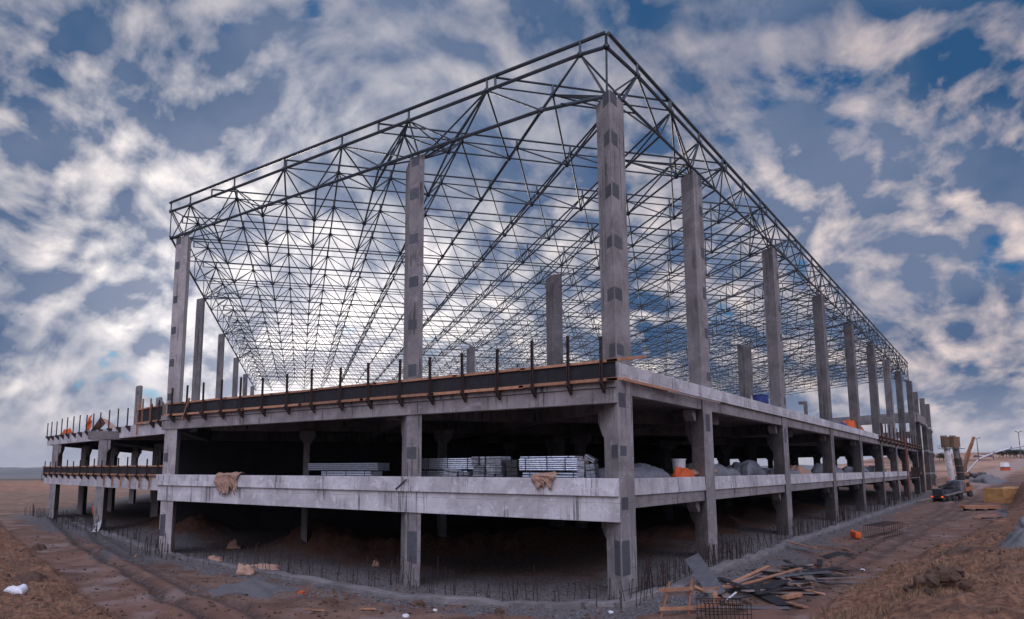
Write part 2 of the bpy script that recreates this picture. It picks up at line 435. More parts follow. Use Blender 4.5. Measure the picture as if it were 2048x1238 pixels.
M['tube'] = simple('tube', (0.040, 0.050, 0.062), (0.065, 0.078, 0.092), 2, 0.45, 0.3, 0)
M['wood'] = simple('wood', (0.28, 0.125, 0.065), (0.42, 0.215, 0.125), 4, 0.8, 0, 0.3, 0.01, 0.25)
M['grey_wood'] = simple('grey_wood', (0.15, 0.11, 0.095), (0.26, 0.20, 0.18), 4, 0.85, 0, 0.3, 0.01, 0.3)
M['ply'] = simple('ply', (0.009, 0.0085, 0.010), (0.020, 0.018, 0.021), 3, 0.85, 0, 0.1, 0.01, 0.25)
M['grey_ply'] = simple('grey_ply', (0.07, 0.07, 0.08), (0.12, 0.115, 0.125), 3, 0.6, 0, 0.1, 0.01, 0.25)
M['rust'] = simple('rust', (0.022, 0.014, 0.013), (0.055, 0.030, 0.024), 6, 0.8, 0.2, 0.2)
M['galv'] = simple('galv', (0.26, 0.285, 0.33), (0.58, 0.61, 0.66), 9, 0.30, 0.85, 0.1, 0.01, 0.25)
M['galv_dark'] = simple('galv_dark', (0.16, 0.17, 0.20), (0.30, 0.32, 0.36), 9, 0.4, 0.7, 0.1)
M['strap'] = simple('strap', (0.02, 0.02, 0.025), (0.04, 0.04, 0.05), 9, 0.6)
M['orange'] = simple('orange', (0.42, 0.060, 0.012), (0.62, 0.12, 0.025), 6, 0.8, 0, 0.4, 0.03)
M['blue'] = simple('blue', (0.008, 0.02, 0.12), (0.012, 0.035, 0.19), 2, 0.4)
M['cloth'] = simple('cloth', (0.30, 0.17, 0.12), (0.46, 0.29, 0.22), 5, 0.95, 0, 0.5, 0.03)
M['white_plastic'] = simple('white_plastic', (0.52, 0.52, 0.56), (0.72, 0.71, 0.74), 4, 0.5, 0, 0.4, 0.02)
M['grey_tarp'] = simple('grey_tarp', (0.10, 0.105, 0.125), (0.20, 0.205, 0.235), 3, 0.45, 0, 0.5, 0.05)
M['yellow_tarp'] = simple('yellow_tarp', (0.36, 0.185, 0.060), (0.49, 0.27, 0.11), 1.2, 0.7, 0, 0.5, 0.05)
M['rebar'] = simple('rebar', (0.022, 0.014, 0.013), (0.045, 0.026, 0.022), 9, 0.8, 0.2, 0)
M['black'] = simple('black', (0.015, 0.015, 0.017), (0.03, 0.03, 0.032), 5, 0.7)
M['dark_steel'] = simple('dark_steel', (0.05, 0.052, 0.06), (0.09, 0.09, 0.10), 5, 0.5, 0.5)
M['crane_orange'] = simple('crane_orange', (0.20, 0.065, 0.02), (0.27, 0.10, 0.035), 3, 0.5)
M['truck_paint'] = simple('truck_paint', (0.10, 0.085, 0.08), (0.19, 0.165, 0.155), 3, 0.7)
M['cab_paint'] = simple('cab_paint', (0.32, 0.13, 0.06), (0.42, 0.19, 0.10), 3, 0.5)
M['dark_wood'] = simple('dark_wood', (0.10, 0.055, 0.032), (0.19, 0.105, 0.06), 4, 0.85, 0, 0.3, 0.01, 0.25)
M['tank'] = simple('tank', (0.10, 0.10, 0.11), (0.20, 0.20, 0.215), 2, 0.6)
M['rubber'] = simple('rubber', (0.018, 0.017, 0.018), (0.035, 0.032, 0.032), 6, 0.85)
M['glass'] = simple('glass', (0.03, 0.035, 0.045), (0.04, 0.045, 0.055), 3, 0.1)
M['stone'] = simple('stone', (0.15, 0.145, 0.155), (0.27, 0.255, 0.265), 6, 0.9, 0, 0.5, 0.03, 0.35)
M['clod'] = simple('clod', (0.075, 0.042, 0.028), (0.13, 0.075, 0.05), 6, 0.95, 0, 0.6, 0.05, 0.25)
M['gravel'] = simple('gravel', (0.12, 0.115, 0.12), (0.25, 0.24, 0.25), 30, 0.95, 0, 0.9, 0.05)
M['leaf'] = simple('leaf', (0.025, 0.032, 0.020), (0.055, 0.06, 0.035), 4, 0.8)
M['bark'] = simple('bark', (0.05, 0.035, 0.025), (0.08, 0.06, 0.045), 6, 0.9)
M['red_paint'] = simple('red_paint', (0.16, 0.035, 0.025), (0.24, 0.06, 0.04), 5, 0.6)
m_, nt_, b_ = new_mat('tail_lamp'); b_.inputs['Base Color'].default_value = (0.6, 0.05, 0.02, 1)
b_.inputs['Emission Color'].default_value = (1.0, 0.12, 0.03, 1); b_.inputs['Emission Strength'].default_value = 0.8; M['tail_lamp'] = m_

# ------------------------------------------------------------------ ground, hills
def make_ground():
    rs = np.concatenate([np.linspace(0.5, 9, 12), np.geomspace(9.6, 70, 330), np.geomspace(71, 400, 170), np.geomspace(410, 9000, 60)])
    a0 = YAW  # direction of view: fine spokes in front, coarse ones behind
    th = np.concatenate([np.linspace(-0.80, 0.80, 560), np.linspace(0.83, 2 * math.pi - 0.83, 70)]) + a0
    R_, T_ = np.meshgrid(rs, th, indexing='ij'); X = CAM[0] + R_ * np.cos(T_); Y = CAM[1] + R_ * np.sin(T_)
    Z = ground(X, Y); nr, na = X.shape
    vs = np.stack([-X, Y, Z], -1).reshape(-1, 3)
    i, j = np.meshgrid(np.arange(nr - 1), np.arange(na), indexing='ij'); j2 = (j + 1) % na
    q = np.stack([i * na + j, i * na + j2, (i + 1) * na + j2, (i + 1) * na + j], -1).reshape(-1, 4)
    me = bpy.data.meshes.new('ground')
    me.vertices.add(len(vs)); me.vertices.foreach_set('co', vs.ravel())
    me.loops.add(q.size); me.loops.foreach_set('vertex_index', q.ravel())
    me.polygons.add(len(q)); me.polygons.foreach_set('loop_start', np.arange(0, q.size, 4)); me.polygons.foreach_set('loop_total', np.full(len(q), 4))
    me.update(calc_edges=True); me.validate()
    bm = bmesh.new(); bm.from_mesh(me); bmesh.ops.recalc_face_normals(bm, faces=bm.faces[:])
    if sum(f.normal.z for f in bm.faces) < 0: bmesh.ops.reverse_faces(bm, faces=bm.faces[:])
    bm.to_mesh(me); bm.free(); me.shade_smooth()
    x, y = X.ravel(), Y.ravel()
    def attr(n, val):
        a = me.attributes.new(n, 'FLOAT', 'POINT'); a.data.foreach_set('value', np.asarray(val, np.float32).ravel())
    lb = inside(x, y, LPOLY); rb = inside(x, y, RPOLY)
    ragged = 0.9 * fbm(x * 0.8, y * 0.8, 4)
    grass = np.where(lb, sstep(seg_dist(x, y, LBANK) + ragged, -0.1, 0.7), 0) + np.where(rb, sstep(seg_dist(x, y, RBANK) + ragged, -0.1, 0.7), 0)
    grass = np.maximum(grass, sstep(y, 165, 200) * sstep(-x, -110, -60)); attr('grass', grass)
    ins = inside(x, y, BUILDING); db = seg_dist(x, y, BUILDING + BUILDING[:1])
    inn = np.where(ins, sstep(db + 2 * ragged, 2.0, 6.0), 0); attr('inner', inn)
    mm = np.zeros_like(x)
    for mx, my, mr, mh in MOUNDS: mm = np.maximum(mm, np.exp(-(((x - mx) ** 2 + (y - my) ** 2) / (mr * 1.25) ** 2)))
    attr('mound', sstep(mm + 0.35 * ragged, 0.25, 0.6))
    gr = np.where(ins, 0.9 * (1 - inn), (1 - sstep(db + 2.5 * ragged, 2.0, 4.6))); attr('gravel', np.clip(gr, 0, 1)); attr('side', sstep(-x, -1, 1) * sstep(y, -2, 6))
    rut = np.zeros_like(x)
    for r, k in zip(RUTS, RUT_D): rut = np.maximum(rut, (0.45 + 4 * k) * np.exp(-(seg_dist(x + 0.5 * vnoise(x * .35, y * .22), y + 0.3 * vnoise(y * .3, x * .4), r) / 0.40) ** 2))
    rut = np.clip(rut, 0, 1)
    attr('rut', rut * (1 - grass))
    rr_ = np.hypot(x - CAM[0], y - CAM[1])
    attr('slope', sstep(y, 150, 185) * (1 - sstep(rr_, 700, 1100)) * sstep(-x, -150, -60)); attr('field', sstep(rr_, 330, 420) * sstep(x, 60, 140)); attr('plain', sstep(rr_, 170, 240) * (1 - sstep(rr_, 330, 420)) * sstep(x, 60, 140))
    tr = [on_ground(px_, v_)[:2] for px_, v_ in ((1880, 992), (1925, 975), (1965, 958), (2005, 940), (2060, 918))]
    attr('haul', 1 - sstep(seg_dist(x, y, tr) + 1.2 * ragged, 2.0, 3.6))
    m, nt, b = new_mat('ground'); v = N(nt, 'ShaderNodeTexCoord').outputs['Object']
    A = lambda n: N(nt, 'ShaderNodeAttribute', attribute_name=n).outputs['Fac']
    n1 = NOISE(nt, v, 0.5, 7, 0.62); n2 = NOISE(nt, v, 5, 6, 0.65); n3 = NOISE(nt, v, 28, 4, 0.6)
    soil = MIX(nt, SMOOTH(nt, n1, 0.35, 0.65), (0.118, 0.060, 0.040), (0.240, 0.138, 0.098))
    soil = MIX(nt, MATH(nt, 'MULTIPLY', SMOOTH(nt, n2, 0.55, 0.7), 0.6), soil, (0.070, 0.046, 0.038))
    soil = MIX(nt, MATH(nt, 'MULTIPLY', SMOOTH(nt, NOISE(nt, v, 0.23, 5), 0.50, 0.62), 0.7), soil, (0.20, 0.092, 0.058))
    soil = MIX(nt, MATH(nt, 'MULTIPLY', SMOOTH(nt, NOISE(nt, v, 0.4, 5), 0.56, 0.68), 0.6), soil, (0.30, 0.225, 0.20))
    vo = N(nt, 'ShaderNodeTexVoronoi'); vo.inputs['Scale'].default_value = 16; nt.links.new(v, vo.inputs['Vector'])
    bw = N(nt, 'ShaderNodeRGBToBW'); nt.links.new(vo.outputs['Color'], bw.inputs[0])
    grav = MIX(nt, SMOOTH(nt, bw.outputs[0], 0.2, 0.8), (0.070, 0.062, 0.062), (0.205, 0.185, 0.182))
    grav = MIX(nt, MATH(nt, 'MULTIPLY', SMOOTH(nt, n2, 0.5, 0.65), 0.7), grav, (0.085, 0.066, 0.062))
    gmask = SMOOTH(nt, MATH(nt, 'ADD', A('gravel'), MATH(nt, 'MULTIPLY', MATH(nt, 'SUBTRACT', n1, 0.5), 1.3)), 0.25, 0.75)
    c = MIX(nt, gmask, soil, grav)
    red = MIX(nt, SMOOTH(nt, n2, 0.35, 0.65), (0.070, 0.030, 0.017), (0.150, 0.070, 0.040))
    c = MIX(nt, A('inner'), c, MIX(nt, SMOOTH(nt, n2, 0.35, 0.65), (0.050, 0.034, 0.028), (0.095, 0.062, 0.05)))  # soil under the building darkened in colour to deepen the shade there
    c = MIX(nt, A('mound'), c, red)
    dry = MIX(nt, SMOOTH(nt, n2, 0.38, 0.62), (0.125, 0.054, 0.031), (0.285, 0.140, 0.076))
    dry = MIX(nt, MATH(nt, 'MULTIPLY', SMOOTH(nt, n1, 0.52, 0.66), 0.6), dry, (0.060, 0.040, 0.032))
    dry = MIX(nt, MATH(nt, 'MULTIPLY', SMOOTH(nt, n3, 0.56, 0.68), 0.5), dry, (0.38, 0.22, 0.13))
    c = MIX(nt, A('grass'), c, dry)
    c = MIX(nt, A('slope'), c, MIX(nt, SMOOTH(nt, NOISE(nt, v, 0.06, 6, 0.6), 0.38, 0.62), (0.18, 0.095, 0.062), (0.46, 0.27, 0.19)))
    c = MIX(nt, A('haul'), c, MIX(nt, SMOOTH(nt, n2, 0.35, 0.65), (0.27, 0.185, 0.155), (0.42, 0.30, 0.255)))
    c = MIX(nt, A('plain'), c, MIX(nt, SMOOTH(nt, n1, 0.4, 0.6), (0.16, 0.075, 0.045), (0.36, 0.165, 0.10)))
    c = MIX(nt, A('field'), c, MIX(nt, SMOOTH(nt, NOISE(nt, v, 0.006, 5, 0.6), 0.42, 0.58), (0.045, 0.042, 0.040), (0.115, 0.095, 0.082)))
    c = MIX(nt, MATH(nt, 'MULTIPLY', MATH(nt, 'MULTIPLY', A('rut'), SMOOTH(nt, n2, 0.34, 0.52)), 0.85), c, (0.036, 0.028, 0.028))
    nt.links.new(c, b.inputs['Base Color']); b.inputs['Roughness'].default_value = 0.95
    bump(nt, b, MATH(nt, 'ADD', MATH(nt, 'MULTIPLY', n2, 0.5), MATH(nt, 'ADD', MATH(nt, 'MULTIPLY', n3, 0.3), MATH(nt, 'MULTIPLY', MATH(nt, 'MULTIPLY', bw.outputs[0], gmask), 0.3))), 1.0, 0.16)
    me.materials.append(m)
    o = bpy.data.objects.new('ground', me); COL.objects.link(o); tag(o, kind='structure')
make_ground()

def make_hills():
    m, nt, b = new_mat('hills'); v = N(nt, 'ShaderNodeTexCoord').outputs['Object']
    n = NOISE(nt, v, 0.006, 6, 0.6)
    nt.links.new(MIX(nt, SMOOTH(nt, n, 0.35, 0.65), (0.055, 0.065, 0.075), (0.12, 0.115, 0.11)), b.inputs['Base Color']); b.inputs['Roughness'].default_value = 1
    def ridge(R0, depth, hf, seed):
        mb = MB(); na = 240; th = np.linspace(YAW - 1.0, YAW + 1.0, na)
        prof = [(0, -34.0), (0.25, .35), (0.5, .8), (0.75, 1.0), (1.0, .6)]
        for k, (t, f) in enumerate(prof):
            for i, a in enumerate(th):
                h = hf(a - YAW) * (0.75 + 0.7 * fbm(np.array(a * 22 + seed), np.array(seed + t), 4)); z = f if f < 0 else h * f - 22 * (1 - f)
                r = R0 + depth * t; mb.v.append((CAM[0] + r * math.cos(a), CAM[1] + r * math.sin(a), float(z)))
        for k in range(len(prof) - 1):
            for i in range(na - 1):
                a = k * na + i; mb.f.append((a, a + 1, a + na + 1, a + na))
        o = mb.build('hills', m, smooth=True); tag(o, kind='structure')
    ridge(3300, 900, lambda a: 15 + 34 * float(sstep(a, 0.30, 0.70)), 3.0)
    ridge(5200, 1200, lambda a: 26 + 62 * float(sstep(a, 0.35, 0.75)), 9.0)
make_hills()

# ------------------------------------------------------------------ the concrete building
D1 = np.array([0.769, 0.639]); D2 = np.array([-0.639, 0.769])
ZTOP = 20.4
WA, WB = np.array([39.2, 3.42]), np.array([74.2, 9.9]); WU = (WB - WA) / np.linalg.norm(WB - WA); WN = np.array([WU[1], -WU[0]])
bld = thing('concrete_building', 'large grey concrete frame building under construction with two open storeys', 'building', (0, 0, 0))
part = lambda mb, name, mat='concrete', bevel=0.02: mb.build(name, M[mat], bld, bevel=bevel)

def rhomb(o, e1, L1, e2, L2):
    o = np.array(o, float); e1 = np.array(e1, float); e2 = np.array(e2, float)
    return [tuple(o), tuple(o + e1 * L1), tuple(o + e1 * L1 + e2 * L2), tuple(o + e2 * L2)]

def plate(parent, O, e, n, a, b, z0, z1):
    """a flat cast-in plate, 6 mm proud of a column face"""
    O = np.array(O, float); e = np.array(e, float); n = np.array(n, float)
    a += rnd.uniform(-.05, .05); b += rnd.uniform(-.05, .05); z0 += rnd.uniform(-.06, .06); z1 += rnd.uniform(-.06, .06)
    mb = MB(); mb.prism([tuple(O + e * a - n * 0.02), tuple(O + e * b - n * 0.02), tuple(O + e * b + n * 0.006), tuple(O + e * a + n * 0.006)], z0, z1)
    mb.build('embed_plate', M['plate'], parent)

PZ = [(9.05, 9.55), (11.4, 11.9), (13.55, 14.1), (15.75, 16.3), (18.1, 18.65), (19.85, 20.38)]
FY = [0.0, 10.1, 26.6, 43.9, 60.2, 76.8, 92.6, 107.4, 124.5, 134.5]
XN, D1N = np.array([0, -1.0]), np.array([0.639, -0.769])
def corbel_d1(col, start, z_top, w, reach=0.75, drop=1.0, mat='concrete'):
    """bracket under the cross beam, reaching into the building along D1; w runs along (wx,wy)"""
    prof = [(-0.1, z_top), (reach, z_top), (reach, z_top - 0.45 * drop), (0.15, z_top - drop), (-0.1, z_top - drop)]
    mb = MB(); n = len(prof); vs = []
    for s in (0.04, 0.96):
        b = np.array(start) + np.array(w) * s
        for a, z in prof: vs.append((*(b + D1 * a), z))
    mb.add(vs, [tuple(range(n))[::-1], tuple(range(n, 2 * n))] + [(i, (i + 1) % n, n + (i + 1) % n, n + i) for i in range(n)])
    mb.build('corbel', M[mat], col, bevel=0.015)

# columns of the long side
for k, y in enumerate(FY):
    L1, L2 = 1.42, (1.40 if k == 0 else 1.25)
    ztop = ZTOP if k < 9 else 19.3
    shade = ['concrete', 'concrete', 'concrete', 'grey_concrete', 'grey_concrete', 'grey_concrete', 'concrete', 'grey_concrete', 'grey_concrete', 'grey_concrete'][k]
    c = part(MB().prism(rhomb((0, y), (0, 1), L1, D1, L2), -1.6, ztop), 'column', shade, 0.05)
    if k == 0:
        for z0, z1 in PZ + [(4.95, 5.45), (0.35, 1.7), (2.85, 3.33), (7.0, 7.5)]:
            plate(c, (0, 0), (0, 1), (-1, 0), 0.08, 0.72, z0, z1)
            if not (2.8 < z0 < 3 or 6.9 < z0 < 7.1): plate(c, (0, 0), D1, D1N, 0.10, 0.66, z0, z1)
    else:
        for z0, z1 in PZ: plate(c, (0, y), (0, 1), (-1, 0), 0.80, 1.30, z0, z1)
        plate(c, (0, y), (0, 1), (-1, 0), 0.35, 0.95, 6.35, 7.35)
    corbel_d1(c, np.array([0, y]) + D1 * L2, 6.95, (0, L1), 0.62, 1.15, shade)
    corbel_d1(c, np.array([0, y]) + D1 * L2, 2.45, (0, L1), 0.50, 0.75, shade)
    if k < 9:                                      # small seats for the edge beams
        for sy, yy in ((-1, y), (1, y + L1)):
            if k == 0 and sy == -1: continue
            for zt in (7.48, 2.88):
                mb = MB(); a, b = yy - sy * 0.05, yy + sy * 0.42
                vs = []
                for xx in (0.12, 0.62):
                    for (q, z) in ((a, zt), (b, zt), (b, zt - 0.28), (yy + sy * 0.1, zt - 0.55), (a, zt - 0.55)): vs.append((xx + (0.28 if sy < 0 else 0.1), q, z))
                mb.add(vs, [(4, 3, 2, 1, 0), (5, 6, 7, 8, 9)] + [(i, (i + 1) % 5, 5 + (i + 1) % 5, 5 + i) for i in range(5)])
                mb.build('corbel', M[shade], c)
# columns of the entrance front
for k, (x, w) in enumerate(((10.27, 1.0), (31.5, 1.5))):
    L2 = 1.5
    c = part(MB().prism(rhomb((x, 0.06), (1, 0), w, D1, L2), -2.0, ZTOP), 'column', ('concrete', 'lit_concrete')[k], 0.05)
    for z0, z1 in PZ + [(4.95, 5.5)]: plate(c, (x, 0.06), (1, 0), XN, w - 0.62, w - 0.08, z0, z1)
    for a, b in ((w - 0.72, w - 0.45), (w - 0.42, w - 0.12)): plate(c, (x, 0.06), (1, 0), XN, a, b, 0.1, 1.5)
    corbel_d1(c, np.array([x, 0.06]) + D1 * L2, 7.0, (w, 0), 0.7, 1.0)
# roof columns of the left edge and of the hall, standing behind the fronts
for k, (x, y, zt) in enumerate(((47.4, 11.4, ZTOP), (61.4, 23.1, ZTOP), (75.6, 35.1, ZTOP), (89.8, 46.9, ZTOP), (104, 58.7, ZTOP))):
    c = part(MB().prism(rhomb((x - 0.55, y - 0.3), (1, 0), 1.15, D1, 1.2), -2.2, zt), 'column', 'grey_concrete', 0.05)
    corbel_d1(c, np.array([x - 0.55, y - 0.3]) + D1 * 1.2, 6.95, (1.15, 0), 0.7, 1.0, 'grey_concrete')
for x, y in ((16.2, 24.2), (43.0, 48.5), (13.2, 68.1)):
    c = part(MB().prism(rhomb((x - 0.5, y - 0.5), (1, 0), 1.05, D1, 1.3), -2.2, ZTOP), 'column', 'grey_concrete', 0.05)
    corbel_d1(c, np.array([x - 0.5, y - 0.5]) + D1 * 1.3, 6.95, (1.05, 0), 0.7, 1.0, 'grey_concrete')
# columns that stop under the upper deck
low_cols = [(24.7, 5.5), (16.6, 9.9)] + [tuple(np.array([0, y]) + D1 * (15.5 + 18.1 * m)) for y in FY[1:9] for m in (0, 1, 2, 3)] + [tuple(np.array([31.5, 0]) + D1 * 18 * m + D2 * 14 * j) for m in (1, 2, 3) for j in (1,)]
for i, (x, y) in enumerate(low_cols):
    if i > 1 and (abs(x - 16.2) + abs(y - 24.2) < 6 or abs(x - 43) + abs(y - 48.5) < 5 or abs(x - 13.2) + abs(y - 68.1) < 5): continue
    c = part(MB().prism(rhomb((x, y), (1, 0), 0.62, D1, 0.75), -2.2, 7.0), 'column', 'grey_concrete', 0.04)
    mb = MB()                                     # cap with a bracket to both sides
    n = 6; prof = [(-0.45, 7.0), (1.07, 7.0), (1.07, 6.55), (0.62, 6.1), (0.0, 6.1), (-0.45, 6.55)]
    vs = [(x + a, y + 0.02, z) for a, z in prof] + [(x + a + 0.4, y + 0.5, z) for a, z in prof]
    mb.add(vs, [tuple(range(n))[::-1], tuple(range(n, 2 * n))] + [(j, (j + 1) % n, n + (j + 1) % n, n + j) for j in range(n)])
    mb.build('corbel', M['grey_concrete'], c)
# columns of the left wing: (x, y, top)
wing_cols = [(52.6, 5.95, 7.12), (69.2, 9.0, 7.12), (71.5, 13.0, 7.12), (76, 18.5, 7.12), (91.5, 29.5, 17.0), (94.5, 34.5, 15.8), (58.5, 14.5, 7.12)]
for x, y, zt in wing_cols:
    q = np.array([x, y]); wd = 2.6 if zt < 8 and y < 10 else 2.2
    c = part(MB().prism(rhomb(q + WN * 0.0, WU, wd, D1, 1.5), -2.4, zt), 'column', 'concrete', 0.05)
    corbel_d1(c, q + D1 * 0.2, 7.1, WU * -0.9, 0.2, 0.9)
    mb = MB(); prof = [(0.1, 7.1), (-0.9, 7.1), (-0.9, 6.6), (0.1, 5.8)]
    vs = [(*(q + WU * a + D1 * s), z) for s in (0.15, 1.3) for a, z in prof]
    mb.add(vs, [(3, 2, 1, 0), (4, 5, 6, 7), (0, 1, 5, 4), (1, 2, 6, 5), (2, 3, 7, 6), (3, 0, 4, 7)]); mb.build('corbel', M['concrete'], c)
    if zt > 8:
        for z0, z1 in ((15.6, 16.2), (13.0, 13.6), (10.5, 11.1)): plate(c, q, WU, WN, 0.7, 1.5, z0 - (17 - zt), z1 - (17 - zt))

# edge beams, slab edges and parapet panels of the long side
for k in range(8):
    y0, y1 = FY[k] + 1.42, FY[k + 1]
    part(MB().box(0.06, 0.55, y0 + 0.01, y1 - 0.01, 7.5, 8.08), 'edge_beam')
    part(MB().box(0.10, 0.60, y0 + 0.01, y1 - 0.01, 2.90, 3.42), 'edge_beam')
    if k < 7:
        n = max(2, round((y1 - y0) / 4.4)); st = (y1 - y0) / n
        for j in range(n):
            a, b = y0 + j * st + 0.008, y0 + (j + 1) * st - 0.008
            mb = MB().box(0.02, 0.34, a, b, 3.42, 3.70); mb.box(0.045, 0.34, a, b, 3.702, 4.10)
            part(mb, 'parapet_panel', 'pale_concrete', 0.012)
y = 0.02
while y < 74:
    y1 = y + (8.6 if y < 60 else 14.2 - 0.2)
    part(MB().box(-0.10, 0.35, y, y1 - 0.014, 8.09, 8.70), 'slab_edge', 'pale_concrete', 0.015); y = y1
part(MB().box(-0.06, 0.4, y, 136, 8.09, 8.45), 'slab_edge', 'concrete', 0.015)
# entrance front
part(MB().box(0.03, 33.3, -0.02, 0.42, 2.42, 3.42), 'edge_beam', 'pale_concrete')
xs = [0.03, 3.4, 7.0, 10.9, 14.6, 18.6, 22.8, 27.5, 33.45]
for a, b in zip(xs[:-1], xs[1:]):
    mb = MB().box(a + 0.008, b - 0.008, -0.16, 0.2, 3.42, 3.72); mb.box(a + 0.008, b - 0.008, -0.13, 0.2, 3.722, 4.12)
    part(mb, 'parapet_panel', 'pale_concrete', 0.012)
part(MB().box(0.03, 33.3, -0.02, 0.42, 7.1, 7.72), 'edge_beam', 'concrete')
part(MB().box(0.03, 33.3, -0.10, 0.42, 7.724, 8.08), 'slab_edge', 'concrete')
# left wing beams
def wing_box(s0, s1, n0, n1, z0, z1):
    P = lambda s, n: tuple(WA + WU * s - WN * n)
    return [P(s0, n0), P(s1, n0), P(s1, n1), P(s0, n1)], z0, z1
WL = float(np.linalg.norm(WB - WA))
part(MB().prism(*wing_box(-5.5, WL, 0.0, 0.5, 7.11, 8.1)), 'edge_beam', 'pale_concrete')
part(MB().prism(*wing_box(-5.5, WL, 0.0, 0.5, 2.86, 3.95)), 'edge_beam', 'pale_concrete')
q = WB; e = D1
for z0, z1 in ((7.112, 8.1), (2.862, 3.95)):
    part(MB().prism([tuple(q), tuple(q + e * 40), tuple(q + e * 40 + np.array([-0.5, 0.2])), tuple(q + np.array([-0.5, 0.2]))], z0, z1), 'edge_beam')
# floors
FL = [(0.4, 0.45), (33.2, 0.45), (39.6, 4.0), (73.6, 10.3), (150, 73), (70, 190), (0.4, 135.5)]
part(MB().prism(FL, 7.72, 8.078), 'floor_slab', 'grey_concrete', 0)
part(MB().prism(FL, 3.40, 3.86), 'floor_slab', 'grey_concrete', 0)
# cross beams into the depth
for k, y in enumerate(FY[:9]):
    for z0, z1 in ((6.95, 7.71), (2.46, 3.39)):
        o = np.array([0.0, y + 0.35]) + D1 * 1.26
        part(MB().prism(rhomb(o, (0, 1), 0.75, D1, 62 if k else 40), z0, z1), 'cross_beam', 'grey_concrete')
for x in (10.5, 31.7):
    for z0, z1 in ((6.95, 7.71), (2.43, 3.39)):
        o = np.array([x, 0.43])
        part(MB().prism(rhomb(o, (1, 0), 0.8, D1, 60), z0, z1), 'cross_beam', 'grey_concrete')
for s, t0, t1 in ((9, 8, 11), (22, 18, 26), (40, 30, 48)):
    o = np.array([0.9, 0.9]) + D1 * s
    part(MB().prism(rhomb(o - D2 * t0, D2, t0 + t1, D1, 0.7), 7.0, 7.715), 'cross_beam', 'grey_concrete')
# wing ribs
for s in (14, 31):
    o = WA + WU * s - WN * 0.5
    part(MB().prism(rhomb(o, WU, 1.0, D1, 40), 6.9, 7.71), 'cross_beam', 'grey_concrete')

# added screens deep inside both storeys, shutting out the light from behind
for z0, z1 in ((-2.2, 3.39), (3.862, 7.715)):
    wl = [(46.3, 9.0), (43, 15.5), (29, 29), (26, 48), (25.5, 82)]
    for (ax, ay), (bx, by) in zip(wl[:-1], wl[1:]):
        part(MB().beam((ax, ay, (z0 + z1) / 2), (bx, by, (z0 + z1) / 2), 0.3, z1 - z0), 'shade_screen', 'shade_black', 0)

# taller frame at the far end of the long side
far = thing('frame_building', 'taller open concrete frame rising beyond the far end of the long side', 'building', (0.5, 134, 8))
p0, p1 = np.array([0.2, 128.5]), np.array([9.8, 134.0]); u = (p1 - p0) / np.linalg.norm(p1 - p0)
MB().prism([tuple(p0), tuple(p0 + u * 30), tuple(p0 + u * 30 + np.array([0, 1.5])), tuple(p0 + np.array([0, 1.5]))], 13.2, 15.0).build('roof_beam', M['concrete'], far, bevel=0.03)
MB().prism([tuple(p0 + u * -0.2 + np.array([0, 1.5])), tuple(p0 + u * 30 + np.array([0, 1.5])), tuple(p0 + u * 30 + np.array([0, 8])), tuple(p0 + np.array([0, 22]))], 14.2, 14.7).build('floor_slab', M['grey_concrete'], far)
MB().box(-0.1, 0.8, 130.2, 148, 13.3, 14.9).build('roof_beam', M['concrete'], far, bevel=0.03)
for s in (7, 14, 22):
    o = p0 + u * s
    MB().prism(rhomb(o + np.array([0, 1.6]), (1, 0), 0.6, (0, 1), 1.4), 8.0, 13.2).build('column', M['grey_concrete'], far, bevel=0.03)
MB().prism([tuple(p0 + u * 0.5), tuple(p0 + u * 8), tuple(p0 + u * 8 + np.array([0, 1.2])), tuple(p0 + u * .5 + np.array([0, 1.2]))], 10.2, 11.4).build('floor_beam', M['grey_concrete'], far)
# stubs standing on the upper deck
P = at_z(1690, 855, 8.1)
t = thing('deck_column', 'grey concrete column on the upper deck between the fourth and fifth tall columns', 'column', (13.5, 118, 8.0))
MB().prism(rhomb((13.2, 117), (1, 0), 0.9, (0, 1), 2.2), 7.9, 18.6).build('shaft', M['grey_concrete'], t, bevel=0.04)
MB().prism(rhomb((12.75, 117.2), (1, 0), 0.44, (0, 1), 1.6), 18.0, 18.3).build('ledge', M['grey_concrete'], t)
t = thing('deck_column', 'short grey concrete column with a bracket at its head, on the upper deck', 'column', (20, 135, 8.0))
MB().prism(rhomb((20.0, 135), (1, 0), 0.6, (0, 1), 0.9), 7.9, 18.6).build('shaft', M['grey_concrete'], t, bevel=0.04)
MB().box(20.6, 21.6, 135.1, 135.8, 18.0, 18.6).build('bracket', M['grey_concrete'], t, bevel=0.03)
# columns beyond the building
for y, zt, lab in ((149.8, 19.3, 'free concrete column just beyond the building end, the taller of the outer two'), (162.4, 19.0, 'outermost free concrete column beyond the far end of the building')):
    t = thing('concrete_column', lab, 'column', (0.6, y, -1.0))
    MB().prism(rhomb((0, y), (0, 1), 1.42, D1, 1.25), -2.0, zt).build('shaft', M['grey_concrete'], t, bevel=0.05)
    for z in (13.3, 8.0, 3.3):
        MB().prism(rhomb((-0.05, y - 0.05), (0, 1), 1.52, D1, 1.35), z, z + 0.45).build('collar', M['pale_concrete'], t, bevel=0.02)
        MB().prism(rhomb((-0.2, y + 0.2), (0, 1), 1.0, D1, 0.5), z - 0.9, z - 0.3).build('bracket', M['grey_concrete'], t, bevel=0.02)

